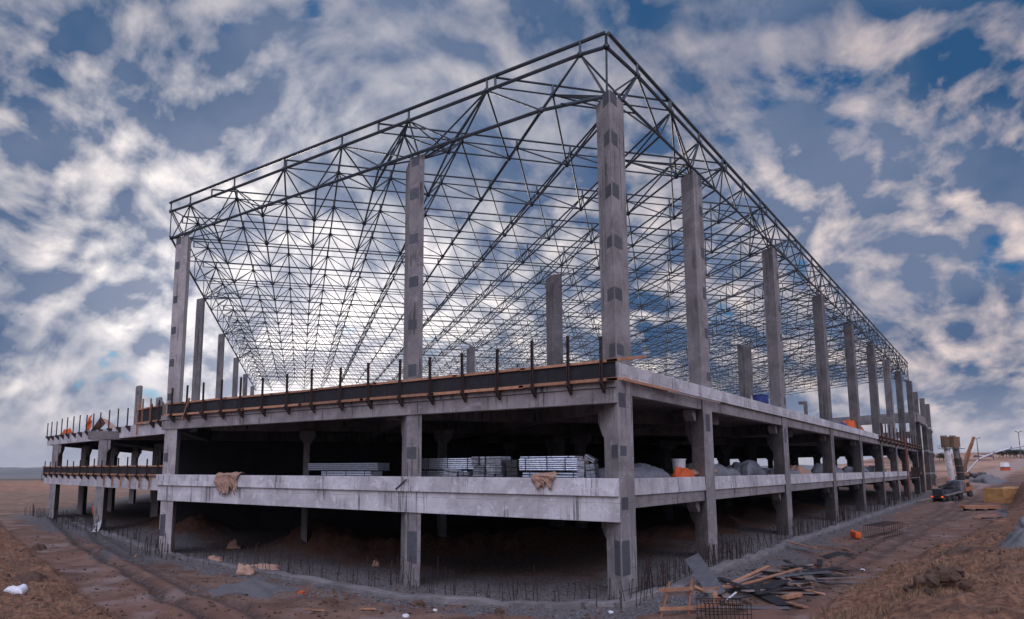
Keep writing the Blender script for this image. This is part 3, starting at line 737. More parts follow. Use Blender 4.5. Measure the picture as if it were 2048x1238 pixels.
# ------------------------------------------------------------------ the steel space-frame roof
roof = thing('space_frame_roof', 'huge dark steel space frame roof without cladding, resting on the tall columns', 'roof frame', (0, 0, 20.4))
Q, PB = 5.9, 3.215
ZB, ZT, ZE = 20.5, 22.45, 22.95
YEND = 120.0; AMAX = 128.0; BMIN = -21.45
def P2(a, b): return D1 * a + D2 * b
def a_start(b):
    """where a line of constant b leaves the entrance front or the long side"""
    # front y=0 : a*.639 + b*.769 = 0 ; side x=0 : a*.769 - b*.639 = 0
    af, as_ = -b * 0.769 / 0.639, b * 0.639 / 0.769
    return max(af, as_)
def in_roof(a, b, m=0.0):
    x, y = P2(a, b); return b >= BMIN - 0.01 and a > a_start(b) + m and a < AMAX - 0.6 * 0 and y - x * 1.02 < YEND
def a_end(b):   # far boundary runs along the direction of D1 from the end of the long side
    lim = AMAX
    x0, y0 = P2(0, b)
    # y - 1.02 x = YEND
    den = (D1[1] - 1.02 * D1[0])
    if abs(den) > 1e-6:
        a = (YEND - (b * D2[1] - 1.02 * b * D2[0])) / den
        if den < 0: return lim if a < a_start(b) else lim
    return lim
R_CH, R_DG, R_ED = 0.056, 0.040, 0.088
cam_d = lambda p: float(np.linalg.norm(np.array(p) - CAM))
bars = {'top_chord': [], 'bottom_chord': [], 'purlin': []}
diag = []; posts = []
btop = [-20.05 + 3.2 * j for j in range(0, 36)]
bbot = [-21.4 + 3.21 * j for j in range(0, 37)]
atop = lambda i: 4.5 + Q * i; abot = lambda i: 1.8 + Q * i
def ok(a, b): 
    x, y = P2(a, b); return b <= 94 and y < YEND + 1.25 * x and a <= AMAX
T = {}; B = {}
for j, b in enumerate(btop):
    for i in range(-1, 24):
        a = atop(i)
        if a > a_start(b) + 0.9 and ok(a, b): T[i, j] = np.array([*P2(a, b), ZT])
for j, b in enumerate(bbot):
    for i in range(-1, 24):
        a = abot(i)
        if a > a_start(b) + 0.7 and ok(a, b): B[i, j] = np.array([*P2(a, b), ZB])
# edge nodes
ET = {}; EB = {}
for j, b in enumerate(btop):
    p = P2(a_start(b), b)
    if ok(a_start(b), b): ET[j] = np.array([*p, ZT])
for j, b in enumerate(bbot):
    p = P2(a_start(b), b)
    if ok(a_start(b), b): EB[j] = np.array([*p, ZB])
def polyline(kind, pts, r, z_off=0.0):
    if len(pts) > 1: bars[kind].append((pts, r))
# chords along D1
for j in range(len(btop)):
    pts = ([ET[j]] if j in ET else []) + [T[i, j] for i in range(-1, 24) if (i, j) in T]; polyline('top_chord', pts, R_CH)
for j in range(len(bbot)):
    pts = ([EB[j]] if j in EB else []) + [B[i, j] for i in range(-1, 24) if (i, j) in B]; polyline('bottom_chord', pts, R_CH)
# chords along D2, run out to the fronts
def front_hits(a):
    """b limits of a row of constant a"""
    return max(BMIN, -a * 0.639 / 0.769), a * 0.769 / 0.639
for i in range(-1, 24):
    lo, hi = front_hits(atop(i))
    pts = [T[i, j] for j in range(len(btop)) if (i, j) in T]
    if pts:
        if lo > BMIN + 0.01: pts = [np.array([*P2(atop(i), lo), ZT])] + pts
        else: pts = [np.array([*P2(atop(i), BMIN + 0.3), ZT])] + pts
        if ok(atop(i), hi): pts = pts + [np.array([*P2(atop(i), hi), ZT])]
        polyline('top_chord', pts, 0.040)
        polyline('purlin', [p + np.array([0, 0, ZE - ZT]) for p in (pts[0], pts[-1])], 0.052)
        for p in pts: posts.append((p, p + np.array([0, 0, ZE - ZT])))
    lo, hi = front_hits(abot(i))
    pts = [B[i, j] for j in range(len(bbot)) if (i, j) in B]
    if pts:
        if lo > BMIN + 0.01: pts = [np.array([*P2(abot(i), lo), ZB])] + pts
        if ok(abot(i), hi): pts = pts + [np.array([*P2(abot(i), hi), ZB])]
        polyline('bottom_chord', pts, 0.040)
# webs
for (i, j), t in T.items():
    for di in (0, 1):
        for dj in (0, 1):
            k = (i + di, j + dj)
            if k in B: diag.append((t, B[k]))
for j, t in ET.items():
    for dj in (0, 1):
        c = [(np.linalg.norm(B[k] - t), k) for k in B if k[1] == j + dj]
        if c and min(c)[0] < 5.6: diag.append((t, B[min(c)[1]]))
        if j + dj in EB: diag.append((t, EB[j + dj]))
for j, e in EB.items():
    for dj in (-1, 0):
        c = [(np.linalg.norm(T[k] - e), k) for k in T if k[1] == j + dj]
        if c and min(c)[0] < 5.2: diag.append((e, T[min(c)[1]]))
# the left edge: outermost top tube with hangers
LE = [np.array([*P2(abot(i), BMIN), ZB]) for i in range(4, 22)]
LT = [p + np.array([0, 0, ZT - ZB]) for p in LE]
for p, q in zip(LE, LT): diag.append((p, q))
for (p, q) in zip(LE, LT):
    near = sorted((np.linalg.norm(T[k] - p), k) for k in T if k[1] == 0)[:2]
    for d, k in near: diag.append((q, T[k])) if d < 6 else None
# wider bay at the far left
# edges : bottom zigzag chord line and the doubled upper tubes
def line_pts(S_, front):
    pts = [p for p in S_.values() if (abs(p[1]) < 0.05 if front else abs(p[0]) < 0.05)]
    return sorted(pts, key=lambda p: p[0] if front else p[1])
corner_t, corner_b = np.array([0.15, 0.15, ZT]), np.array([0.5, 0.6, ZB])
colx = [np.array([10.9, 0.3, ZB]), np.array([32.9, 0.2, ZB])]
fr_t = [corner_t] + line_pts(ET, True) + [np.array([33.6, -0.1, ZT])]
sd_t = [corner_t] + line_pts(ET, False)
fr_b = [corner_b] + line_pts(EB, True) + [colx[1]]
sd_b = [corner_b] + line_pts(EB, False)
polyline('top_chord', fr_t, 0.085); polyline('top_chord', sd_t, 0.085)
polyline('bottom_chord', fr_b, 0.085); polyline('bottom_chord', sd_b, 0.07)
lift = np.array([0, 0, ZE - ZT])
edge_l = [[p + lift + np.array([0.0, -0.1, 0.1]) for p in (fr_t[0], fr_t[-1])], [p + lift + np.array([-0.1, 0, 0.1]) for p in (sd_t[0], sd_t[-1])]]
for p in fr_t + sd_t: posts.append((p, p + lift + np.array([0, 0, 0.1])))
# props from column heads up to the frame
heads = [np.array([0.35, 0.5, ZB - 0.1])] + [np.array([0.45, y + 0.8, ZB - 0.1]) for y in FY[1:9]] + [np.array([10.95, 0.5, ZB - 0.1]), np.array([32.6, 0.4, ZB - 0.1])] + \
        [np.array([x, y, ZB - .1]) for x, y in ((47.4, 11.6), (61.4, 23.3), (75.6, 35.3), (16.2, 24.4), (43, 48.7), (13.2, 68.4))]
for h in heads:
    cand = sorted([(np.linalg.norm(t - h), tuple(t)) for t in list(T.values()) + fr_t + sd_t])[:5]
    for d, t in cand: diag.append((h, np.array(t)))
    cand = sorted([(np.linalg.norm(t - h), tuple(t)) for t in list(B.values()) + fr_b + sd_b if np.linalg.norm(t - h) > 0.3])[:3]
    for d, t in cand: diag.append((h, np.array(t)))
seen = set(); D = []
for p, q in diag:
    key = tuple(sorted((tuple(np.round(p, 1)), tuple(np.round(q, 1)))))
    if key in seen or np.linalg.norm(p - q) < 0.15: continue
    seen.add(key); D.append((p, q))
for kind, lst in bars.items():
    lst.sort(key=lambda it: min(cam_d(p) for p in it[0]))
    for n, (pts, r) in enumerate(lst):
        if n < 100:
            MB().path(pts, r, 6).build(kind, M['tube'], roof)
    rest = MB()
    for pts, r in lst[100:]: rest.path(pts, r, 5)
    if rest.v: tag(rest.build(kind, M['tube'], roof), kind='stuff')
for e in edge_l: MB().path(e, R_ED, 8).build('edge_tube', M['tube'], roof)
MB().path([LT[0], LT[-1]], 0.05).build('edge_tube', M['tube'], roof)
MB().path([LE[0], LE[-1]], 0.07).build('edge_tube', M['tube'], roof)
for name, lst, r in (('brace', D, R_DG), ('stub_post', posts, 0.05)):
    lst = sorted(lst, key=lambda it: cam_d((it[0] + it[1]) / 2))
    for p, q in lst[:100]: MB().tube(p, q, r * 1.15, 6).build(name, M['tube'], roof)
    rest = MB()
    for p, q in lst[100:]: rest.tube(p, q, r, 5)
    tag(rest.build(name, M['tube'], roof), kind='stuff')
nodes = sorted(list(T.values()) + list(B.values()) + fr_t + sd_t + fr_b, key=cam_d)
for p in nodes[:100]: MB().ball(p, 0.15, 7, 5).build('node_joint', M['tube'], roof, smooth=True)
rest = MB()
for p in nodes[100:]: rest.ball(p, 0.11, 5, 4)
tag(rest.build('node_joint', M['tube'], roof), kind='stuff')

# ------------------------------------------------------------------ edge formwork
def formwork(name, label, O, u, n, s0, s1, zb, zt, post_s, ptop, zbr, panel=True, rail=True, wood=(), pw=0.10, group=None):
    """boards, rails and posts along a slab edge; u along it, n outward"""
    O = np.array(O, float); u = np.array(u, float); n = np.array(n, float)
    t = thing(name, label, 'formwork', (*(O + u * s0), zb), group)
    P = lambda s, k, z: (*(O + u * s + n * k), z)
    if panel:
        s = s0; L = 3.1 if s1 - s0 < 40 else 4.6
        while s < s1 - 0.05:
            e = min(s + L, s1); dz = rnd.uniform(-0.015, 0.015)
            MB().beam(P(s + 0.01, 0.10, (zb + zt) / 2 + dz), P(e - 0.01, 0.10, (zb + zt) / 2 + dz), 0.03, zt - zb).build('panel', M['ply'], t); s = e
    if rail:
        for zz, k, h, ov in ((zb + 0.03, 0.2, 0.13, 0.5), (zt + 0.02, 0.17, 0.11, 0.9)):
            s = s0
            while s < s1 - 0.05:
                e = min(s + rnd.uniform(3.6, 5.2), s1 + (0.6 if zz > zb + 0.3 and s1 == 0 else 0)); dz = rnd.uniform(-0.02, 0.02)
                MB().beam(P(s - 0.12, k, zz + dz), P(e + 0.12, k, zz + rnd.uniform(-0.02, 0.02)), 0.06, h).build('rail', M['wood'], t, bevel=0.006); s = e
    for i, s in enumerate(post_s):
        lean = rnd.uniform(-0.05, 0.05); top = ptop + rnd.uniform(-0.12, 0.12)
        mb = MB(); k = 0.28
        mb.beam(P(s - 0.035, k, zbr - 0.1), P(s - 0.035 + lean, k, top), 0.035, pw * .8, up=(*n, 0)); mb.beam(P(s + 0.045, k, zbr - 0.1), P(s + 0.045 + lean, k, top), 0.035, pw * .8, up=(*n, 0))
        po = mb.build('post', M['rust'], t)
        mb = MB(); a = 0.05
        vs = []
        for sx in (-a, a):
            for kk, z in ((0.02, zbr + 0.02), (0.42, zbr + 0.02), (0.42, zbr - 0.10), (0.06, zbr - 0.48), (0.02, zbr - 0.48)): vs.append(P(s + sx, kk, z))
        mb.add(vs, [(4, 3, 2, 1, 0), (5, 6, 7, 8, 9)] + [(q, (q + 1) % 5, 5 + (q + 1) % 5, 5 + q) for q in range(5)])
        mb.build('bracket', M['rust'], po)
    for s, z0, z1 in wood:
        MB().beam(P(s, 0.16, z0), P(s + rnd.uniform(-.05, .05), 0.16, z1), 0.12, 0.07, up=(*u, 0)).build('batten', M['wood'], t)
    return t

fp = [0.5, 2.0, 3.73, 5.58, 7.47, 9.42, 11.37, 13.5, 15.6, 17.8, 19.9, 22.1, 24.2, 26.1, 28.0, 29.85, 31.6]
ft = formwork('edge_formwork', 'long black formwork boards with orange rails on the upper edge of the entrance front', (0, -0.1), (1, 0), (0, -1), -0.05, 32.4, 7.98, 8.74, fp, 9.85, 7.98)
MB().beam((-1.35, -0.27, 8.79), (0.3, -0.27, 8.78), 0.06, 0.12).build('rail', M['wood'], ft); MB().beam((-0.55, -0.30, 8.0), (0.3, -0.30, 8.02), 0.06, 0.10).build('rail', M['wood'], ft)
MB().beam((30.2, -0.4, 7.6), (29.6, -0.35, 9.0), 0.12, 0.06).build('batten', M['wood'], ft)
MB().beam((-0.20, 0.3, 8.04), (-0.20, 6.3, 8.04), 0.06, 0.12).build('plank', M['wood'], ft, bevel=0.006)
MB().beam((-0.22, 4.8, 7.98), (-0.22, 12.2, 7.98), 0.05, 0.10).build('plank', M['grey_wood'], ft, bevel=0.006)
O = WA; n = WN
formwork('edge_formwork', 'row of dark posts on brackets along the upper edge of the left wing', O, WU, n, 5.6, WL, 8.05, 8.35, [7.4, 9.9, 12.4, 15.0, 17.2, 19.4, 21.8, 24.0, 26.4, 28.6, 30.6, 32.8, 34.6], 9.65, 8.05, panel=False, rail=False)
tw = formwork('edge_formwork', 'tall black formwork boards between the entrance front and the left wing, with upright battens', O, WU, n, -1.2, 5.4, 8.12, 9.25, [0.1, 1.7], 9.6, 8.1, wood=[(2.3, 8.0, 10.0), (4.2, 8.0, 10.1), (5.3, 7.2, 9.95)])
mb = MB().beam((33.1, -0.15, 8.5), (38.2, 3.1, 8.6), 0.03, 1.0); mb.build('panel', M['ply'], tw)
formwork('edge_formwork', 'black formwork boards with orange rails on the lower edge of the left wing', O, WU, n, -1.5, WL + 0.4, 3.98, 4.68, [-0.3 + 2.32 * i for i in range(16)], 5.35, 3.98, wood=[(1.6 + 2.3 * i, 2.95, 3.95) for i in range(6)])
formwork('edge_formwork', 'black formwork with close dark posts, upper edge at far end of the long side', (-0.06, 74.2), (0, 1), (-1, 0), 0, 59, 8.1, 8.62, [1 + 4.2 * i for i in range(14)], 10.2, 8.1, pw=0.16)
formwork('edge_formwork', 'rusty posts and boards on the lower edge at the far end of the long side', (0.05, 108.9), (0, 1), (-1, 0), 0, 15.4, 3.45, 4.1, [0.6 + 2.0 * i for i in range(8)], 4.75, 3.5, pw=0.22)

# ------------------------------------------------------------------ goods stored on the floors
ZF = 3.86
def bundle(label, x0, x1, y0, y1, z0, z1, nl=5, along='x', mat='galv', straps=3, tilt=0.0):
    """strapped bundle of zinc profiles : a stack of ribbed sections"""
    c = ((x0 + x1) / 2, (y0 + y1) / 2, z0)
    t = thing('steel_bundle', label, 'steel bundle', c, 'strapped bundles of zinc coated steel')
    mb = MB(); h = (z1 - z0) / nl
    nw = max(1, int(round(((y1 - y0) if along == 'x' else (x1 - x0)) / 0.26)))
    for i in range(nl):
        for w in range(nw):
            e = rnd.uniform(-0.025, 0.025); g = 0.006
            zz0, zz1 = z0 + i * h + g, z0 + (i + 1) * h - g
            if along == 'x':
                a = y0 + (y1 - y0) * w / nw; b = y0 + (y1 - y0) * (w + 1) / nw - 0.015
                mb.add([(x0 + e, a, zz0), (x0 + e, a - 0.012, (zz0 + zz1) / 2), (x0 + e, a, zz1), (x0 + e, b, zz1), (x0 + e, b, zz0), (x1 + e, a, zz0), (x1 + e, a - 0.012, (zz0 + zz1) / 2), (x1 + e, a, zz1), (x1 + e, b, zz1), (x1 + e, b, zz0)],
                       [(0, 1, 2, 3, 4), (9, 8, 7, 6, 5)] + [(q, 5 + q, 5 + (q + 1) % 5, (q + 1) % 5) for q in range(5)])
            else:
                a = x0 + (x1 - x0) * w / nw; b = x0 + (x1 - x0) * (w + 1) / nw - 0.012
                mb.box(a, b, y0 + e, y1 + e, zz0, zz1)
    mb.build('profiles', M[mat], t)
    for k in range(straps):
        f = (k + 0.5) / straps + rnd.uniform(-0.06, 0.06)
        if along == 'x':
            x = x0 + (x1 - x0) * f; MB().box(x - 0.02, x + 0.02, y0 - 0.02, y1 + 0.01, z0 + 0.004, z1 + 0.012).build('strap', M['strap'], t)
        else:
            z = z0 + (z1 - z0) * f; MB().box(x0 - 0.012, x1 + 0.012, y0 - 0.035, y0 + 0.02, z - 0.015, z + 0.015).build('strap', M['strap'], t)
    if tilt: t.rotation_euler = (0, tilt, 0)
    return t
bundle('low bright steel bundle under the loose dark sections, on the first floor', 14.5, 18.3, 0.9, 1.8, ZF, 4.36, 4)
b = bundle('loose dull steel sections lying across the low bright bundle', 13.9, 19.3, 0.8, 1.7, 4.40, 4.80, 4, mat='galv_dark', straps=0)
bundle('upper long steel bundle beside the column of the entrance front', 7.4, 11.2, 0.95, 1.8, 4.46, 5.0, 6)
bundle('lower long steel bundle beside the column of the entrance front', 8.2, 11.2, 0.95, 1.8, ZF, 4.40, 5)
bundle('small leaning steel bundle at the foot of the long stack', 8.55, 9.35, 0.55, 0.9, ZF, 4.5, 4, 'y', straps=2, tilt=0.10)
bundle('small square steel bundle beside the leaning one', 7.85, 8.4, 0.55, 0.9, ZF, 4.33, 3, 'y', mat='galv_dark', straps=2)
for j, (x0, x1) in enumerate(((6.05, 6.42), (6.47, 6.95), (7.0, 7.28), (7.32, 7.7))):
    for i in range(3):
        z = ZF + i * 0.405
        bundle(f"{['bottom', 'middle', 'top'][i]} small bundle in the {['first', 'second', 'third', 'fourth'][j]} pile from the right of the square stack", x0, x1, 0.6 + rnd.uniform(0, .15), 1.4, z, z + 0.385, 4, 'y', mat=rnd.choice(['galv', 'galv', 'galv_dark']), straps=2)
bundle('big steel bundle with a dark end facing the square stack', 2.25, 5.2, 0.8, 1.75, 4.40, 4.93, 6)
bundle('lowest steel bundle carrying the big one', 2.1, 5.1, 0.9, 1.8, ZF, 4.33, 4)
bundle('topmost steel bundle at the back, over the big one', 3.05, 5.9, 2.0, 2.8, 4.55, 5.06, 6)
bundle('back bundle holding up the topmost one', 3.2, 5.8, 2.0, 2.8, ZF, 4.5, 5, mat='galv_dark')
bundle('black bundle end between the square stack and the big bundle', 5.3, 5.85, 0.75, 1.5, ZF, 4.9, 6, 'y', mat='black', straps=2)
bundle('left crooked pile of short sections by the corner column', 1.95, 2.3, 0.7, 1.1, ZF, 4.82, 6, 'y', straps=2, tilt=0.05)
bundle('right crooked pile of short sections by the corner column', 1.35, 1.75, 0.65, 1.05, ZF, 4.7, 6, 'y', mat='galv_dark', straps=2, tilt=-0.12)
bundle('short sections thrown askew on the crooked piles', 1.45, 1.95, 0.7, 1.0, 4.84, 5.02, 2, 'y', straps=1, tilt=0.5)

def sheet(name, label, cat, pts_fn, mat, nu=14, nv=10, at=None, group=None, thick=0.012, extra=None):
    vs = [pts_fn(i / (nu - 1), j / (nv - 1)) for j in range(nv) for i in range(nu)]
    mb = MB(); mb.add(vs, [(j * nu + i, j * nu + i + 1, (j + 1) * nu + i + 1, (j + 1) * nu + i) for j in range(nv - 1) for i in range(nu - 1)])
    o = mb.build(name, M[mat], smooth=True); s = o.modifiers.new('thickness', 'SOLIDIFY'); s.thickness = thick
    return tag(o, label, cat, group)
def heap(name, label, cat, x0, x1, y0, y1, z0, h, mat, seed, flat=0.35, group=None, base=True):
    """covered pile: a lumpy closed cover over goods"""
    def f(u, v):
        x = x0 + (x1 - x0) * u; y = y0 + (y1 - y0) * v
        e = max(0.0, 1 - (2 * u - 1) ** 4) * max(0.0, 1 - (2 * v - 1) ** 4)
        n = fb1(u * 3.1 + seed * 5.3, v * 2.3 + seed * 2.1, 4); n2 = fb1(u * 11 + seed, v * 8.0, 3)
        z = z0 + h * (e ** flat) * (0.82 + 0.55 * n + 0.18 * n2) if e > 0 else z0
        return (x + 0.05 * n2, y, max(z0, z))
    return sheet(name, label, cat, f, mat, 22, 16, group=group)
g = 'covered piles of goods on the first floor'
heap('covered_pile', 'grey sheeted pile right behind the corner column', 'covered pile', 1.0, 3.2, 2.9, 8.4, ZF, 0.95, 'grey_tarp', 1, group=g)
heap('covered_pile', 'dark sheeted pile behind the second column of the long side', 'covered pile', 1.0, 3.4, 13.8, 20.2, ZF, 1.0, 'grey_tarp', 2, group=g)
heap('covered_pile', 'heaped grey sacks in front of the third column of the long side', 'covered pile', 1.0, 3.0, 21.6, 26.0, ZF, 1.15, 'grey_tarp', 3, group=g)
heap('covered_pile', 'low grey pile just past the third column', 'covered pile', 1.0, 3.0, 30.0, 36.5, ZF, 0.85, 'grey_tarp', 4, group=g)
heap('covered_pile', 'brown sacks between the third and fourth columns', 'covered pile', 1.2, 3.0, 37.5, 42.0, ZF, 0.8, 'cloth', 5, group=g)
heap('covered_pile', 'dark pile with a peaked sheet past the fourth column', 'covered pile', 1.0, 3.0, 48, 57, ZF, 1.25, 'grey_tarp', 6, 0.8, group=g)
heap('covered_pile', 'grey pile past the fifth column of the long side', 'covered pile', 1.0, 3.0, 63, 74, ZF, 1.05, 'grey_tarp', 7, group=g)
heap('covered_pile', 'distant grey pile past the sixth column of the long side', 'covered pile', 1.0, 3.0, 80, 90, ZF, 1.1, 'grey_tarp', 8, group=g)
heap('netting_heap', 'crumpled orange netting on the first floor beside the second column', 'netting', 0.5, 1.3, 8.3, 10.3, ZF, 0.82, 'orange', 11, 0.7)
t = thing('cloth_roll', 'rolled tan matting lying on the first floor edge next to orange netting', 'roll', (0.7, 10.6, ZF))
for k in range(3):
    MB().tube((0.62 + 0.10 * k, 9.9 + .3 * k, 4.25 + 0.06 * k), (0.55, 12.9 + .3 * k, 4.28 + 0.04 * k), 0.11, 9).build('roll', M['cloth'], t, smooth=True)
for z, r in ((4.05, .2),): MB().tube((0.5, 9.6, ZF), (0.5, 12.6, ZF + 0.02), 0.16, 9).build('roll', M['cloth'], t, smooth=True)
t = thing('bucket', 'white bucket behind the orange netting on the first floor', 'bucket', (1.3, 9.9, ZF))
MB().tube((1.3, 9.9, 4.3), (1.3, 9.9, 4.95), 0.30, 16, 0.34).build('shell', M['white_plastic'], t, smooth=False); MB().tube((1.3, 9.9, 4.95), (1.3, 9.9, 5.0), 0.37, 16).build('rim', M['white_plastic'], t)
t = thing('bucket', 'small pale tin right of the white bucket', 'bucket', (1.3, 12.1, ZF)); MB().tube((1.3, 12.1, ZF), (1.3, 12.1, 4.78), 0.2, 12).build('shell', M['white_plastic'], t)
t = thing('barrel', 'blue plastic barrel on the upper deck beside the third tall column', 'barrel', (1.0, 25.4, 8.1))
MB().tube((1.0, 24.9, 8.1), (1.0, 24.9, 9.5), 0.55, 18).build('body', M['blue'], t, smooth=False)
for z in (8.5, 9.0, 9.47): MB().tube((1.0, 24.9, z), (1.0, 24.9, z + 0.06), 0.585, 18).build('hoop', M['blue'], t)
heap('orange_tarp', 'orange sheet bunched on the upper deck before the fifth tall column', 'tarp', 0.2, 1.6, 58.2, 66.5, 8.3, 1.7, 'orange', 13, 0.6)
heap('blue_sheet', 'small blue sheet beside the orange one on the upper deck', 'tarp', 0.5, 1.2, 54.6, 57.4, 8.4, 0.9, 'blue', 14, 0.6)
# cloths hanging over the parapet
def drape(name, label, x0, x1, ztop, zlow, seed, mat='cloth'):
    def low(u): return 0.30 + 0.62 * abs(math.sin(3.1 * u + seed)) * (0.5 + 0.9 * abs(fb1(u * 7 + seed, seed, 3))) + 0.35 * fb1(u * 17 + seed, 2.0, 2)
    def f(u, v):
        e = fb1(u * 6.0 + seed, v * 3.0 + seed, 3); fold = 0.07 * math.sin(u * 19 + seed + 4 * e) + 0.10 * e
        x = x0 + (x1 - x0) * (u + 0.10 * fb1(v * 3 + seed, u * 2.0, 3))
        if v < 0.3: w = v / 0.3; return (x, 0.30 - 0.50 * w, ztop + 0.05 + 0.16 * (0.5 + e) * (1 - abs(2 * w - 1)) + 0.02)
        w = (v - 0.3) / 0.7; x += (x1 - x0) * 0.16 * math.sin(2.2 * w + seed) * w + (0.5 - u) * 0.35 * w * (x1 - x0)
        return (x, -0.22 - abs(fold) - 0.03 * math.sin(w * 9 + u * 5), ztop + 0.02 - (ztop - zlow) * min(1.0, max(0.15, low(u))) * w)
    return sheet(name, label, 'cloth', f, mat, 34, 20, thick=0.015)
drape('hanging_cloth', 'long tan cloth hanging ragged over the parapet, left of the bright steel bundle', 24.2, 26.6, 4.14, 2.55, 2.2)
drape('hanging_cloth', 'short tan cloth bunched over the parapet near the corner column', 2.75, 3.85, 4.2, 3.4, 7.7)
tag(MB().beam((11.0, -0.2, 4.0), (11.7, -0.2, 3.5), 0.03, 0.05).build('steel_rod', M['rust']), 'thin dark rod sticking out of the parapet of the entrance front', 'rod')
# things on the left wing decks
def cone_net(u, v):
    s = WA + WU * (15.6 + 7.5 * u) - WN * 0.9; e = fb1(u * 5., v * 4., 3); z = 8.15 + 1.35 * max(0, 1 - abs(2 * u - 1) * 1.1) * (1 - v * 0.2) + 0.12 * e
    return (s[0], s[1] + v * 0.8, z)
sheet('netting_heap', 'pale orange net hung over a peak on the left wing deck', 'netting', cone_net, 'cloth', 16, 8)
def net2(u, v):
    s = WA + WU * (21.2 + 1.7 * u) - WN * 0.5; e = fb1(u * 5. + 4, v * 4., 3); return (s[0], s[1] + 0.3 * e, 8.2 + (1.55 - 0.9 * u) * v + 0.2 * e)
sheet('netting_strip', 'bright orange netting standing up beside the peaked net on the left wing deck', 'netting', net2, 'orange', 8, 10)
q = WA + WU * 30; heap('netting_heap', 'small orange netting clump near the far end of the left wing deck', 'netting', q[0] - 0.7, q[0] + 0.7, q[1] + 0.3, q[1] + 1.0, 8.1, 0.65, 'orange', 21, 0.7)
# lying inside, in the dark
t = thing('scaffold_tower', 'slim rusty scaffold frame standing in the dark first floor', 'scaffold', (21.5, 8.0, ZF))
for dx, dy in ((0, 0), (1.9, 0), (0, 1.2), (1.9, 1.2)): MB().tube((21.5 + dx, 8 + dy, ZF), (21.5 + dx, 8 + dy, 7.3), 0.025).build('standard', M['rust'], t)
for z in (4.6, 5.9, 7.0):
    for dy in (0, 1.2): MB().tube((21.5, 8 + dy, z), (23.4, 8 + dy, z), 0.018).build('ledger', M['rust'], t)
t = thing('steel_prop', 'tall thin red steel prop standing against the far part of the long side', 'prop', (-0.7, 98, -0.2))
MB().tube((-0.7, 98, -0.4), (-0.7, 98, 9.4), 0.10).build('tube', M['red_paint'], t); MB().tube((-0.7, 98, 4.2), (-0.7, 98, 4.5), 0.16).build('collar', M['red_paint'], t); MB().box(-0.95, -0.45, 97.7, 98.3, 9.4, 9.48).build('head_plate', M['red_paint'], t)

# ------------------------------------------------------------------ strip footing, starter bars, litter
VR = np.array([-math.sin(YAW), math.cos(YAW)])
def lifted(px, v, px_f, v_f):
    """point seen at (px,v) that stands over the ground seen at (px_f,v_f)"""
    f = on_ground(px_f, v_f); return on_plane(px, v, f[:2], f[:2] + VR)
kerb_px = [(150, 1048), (185, 1060), (330, 1110), (440, 1132), (560, 1152), (680, 1176), (750, 1190), (880, 1203), (1000, 1211), (1130, 1216), (1245, 1212), (1350, 1180), (1500, 1120), (1640, 1068), (1800, 1015), (1835, 1004)]
KP = [on_ground(*p)[:2] for p in kerb_px]
def make_kerb():
    pts = []
    for a, b in zip(KP[:-1], KP[1:]):
        n = max(2, int(np.linalg.norm(b - a) / 0.7))
        for i in range(n): pts.append(a + (b - a) * i / n)
    pts.append(KP[-1]); vs = []; fs = []
    for i, p in enumerate(pts):
        d = pts[min(i + 1, len(pts) - 1)] - pts[max(i - 1, 0)]; d = d / np.linalg.norm(d); nrm = np.array([d[1], -d[0]])
        if nrm @ (p - CAM[:2]) > 0: nrm = -nrm
        z = gz(*p); j = lambda s: rnd.uniform(-s, s); h = 0.18 + j(0.08)
        for k, zz in ((0.30, -0.4), (0.27 + j(.03), h - .03), (0.22 + j(.03), h + j(.015)), (-0.25 + j(.04), h + j(.02)), (-0.3, -0.4)): vs.append((*(p + nrm * k), z + zz))
    for i in range(len(pts) - 1):
        for k in range(4): a = i * 5 + k; fs.append((a, a + 1, a + 6, a + 5))
    fs += [tuple(range(5)), tuple(range(len(vs) - 5, len(vs)))]
    o = MB().add(vs, fs).build('strip_footing', M['grey_concrete']); tag(o, 'rough grey concrete strip on the ground running round the near corner of the building', 'footing')
make_kerb()
FR, SD = [], []
def bar(lst, x, y, h): lst.append((x, y, h))
r2 = random.Random(11)
x = -0.9
while x < 34:
    for yy in ((-0.9, 0.25) if r2.random() < 0.55 else (-1.25,)):
        if r2.random() < 0.93: bar(FR, x + r2.uniform(-.1, .1), yy + r2.uniform(-.35, .35), r2.uniform(0.7, 1.35))
    x += 0.25 if x < 4 else 0.34
for c in (10.8, 32.2):
    for i in range(10): bar(FR, c + r2.uniform(-1.1, 1.1), -0.4 + r2.uniform(-.3, .3), r2.uniform(0.9, 1.5))
s = 0
while s < WL + 2:
    p = WA + WU * s + WN * r2.uniform(0.0, 1.4); bar(FR, p[0], p[1], r2.uniform(0.8, 1.4)); s += 0.45
y = -1.0
while y < 118:
    for xx in (-0.55, -1.05):
        if r2.random() < (0.8 if y < 14 else 0.5): bar(SD, xx + r2.uniform(-.05, .05), y + r2.uniform(-.12, .12), r2.uniform(0.75, 1.1))
    y += 0.27 if y < 14 else (0.55 if y < 40 else 1.0)
for c in FY[:7]:
    for i in range(14): bar(SD, -0.5 + r2.choice((-.45, 0, .2)), c + 0.75 + r2.uniform(-1.2, 1.2), r2.uniform(1.15, 1.4))
bm_mesh = {}
def bar_mesh(k):
    if k not in bm_mesh:
        mb = MB(); h = 1.0
        if k % 3 == 0: pts = [(0, 0, -0.25), (0.01, 0, h), (0.10, 0.02, h + 0.01)]
        elif k % 3 == 1: pts = [(0, 0, -0.25), (0.0, 0.0, h * 0.6), (0.03, 0.02, h)]
        else: pts = [(0, 0, -0.25), (-0.02, 0.01, h)]
        mb.path(pts, 0.015, 5); o = mb.build('starter_bar', M['rebar'], origin=(0, 0, 0)); bm_mesh[k] = o.data; bpy.data.objects.remove(o)
    return bm_mesh[k]
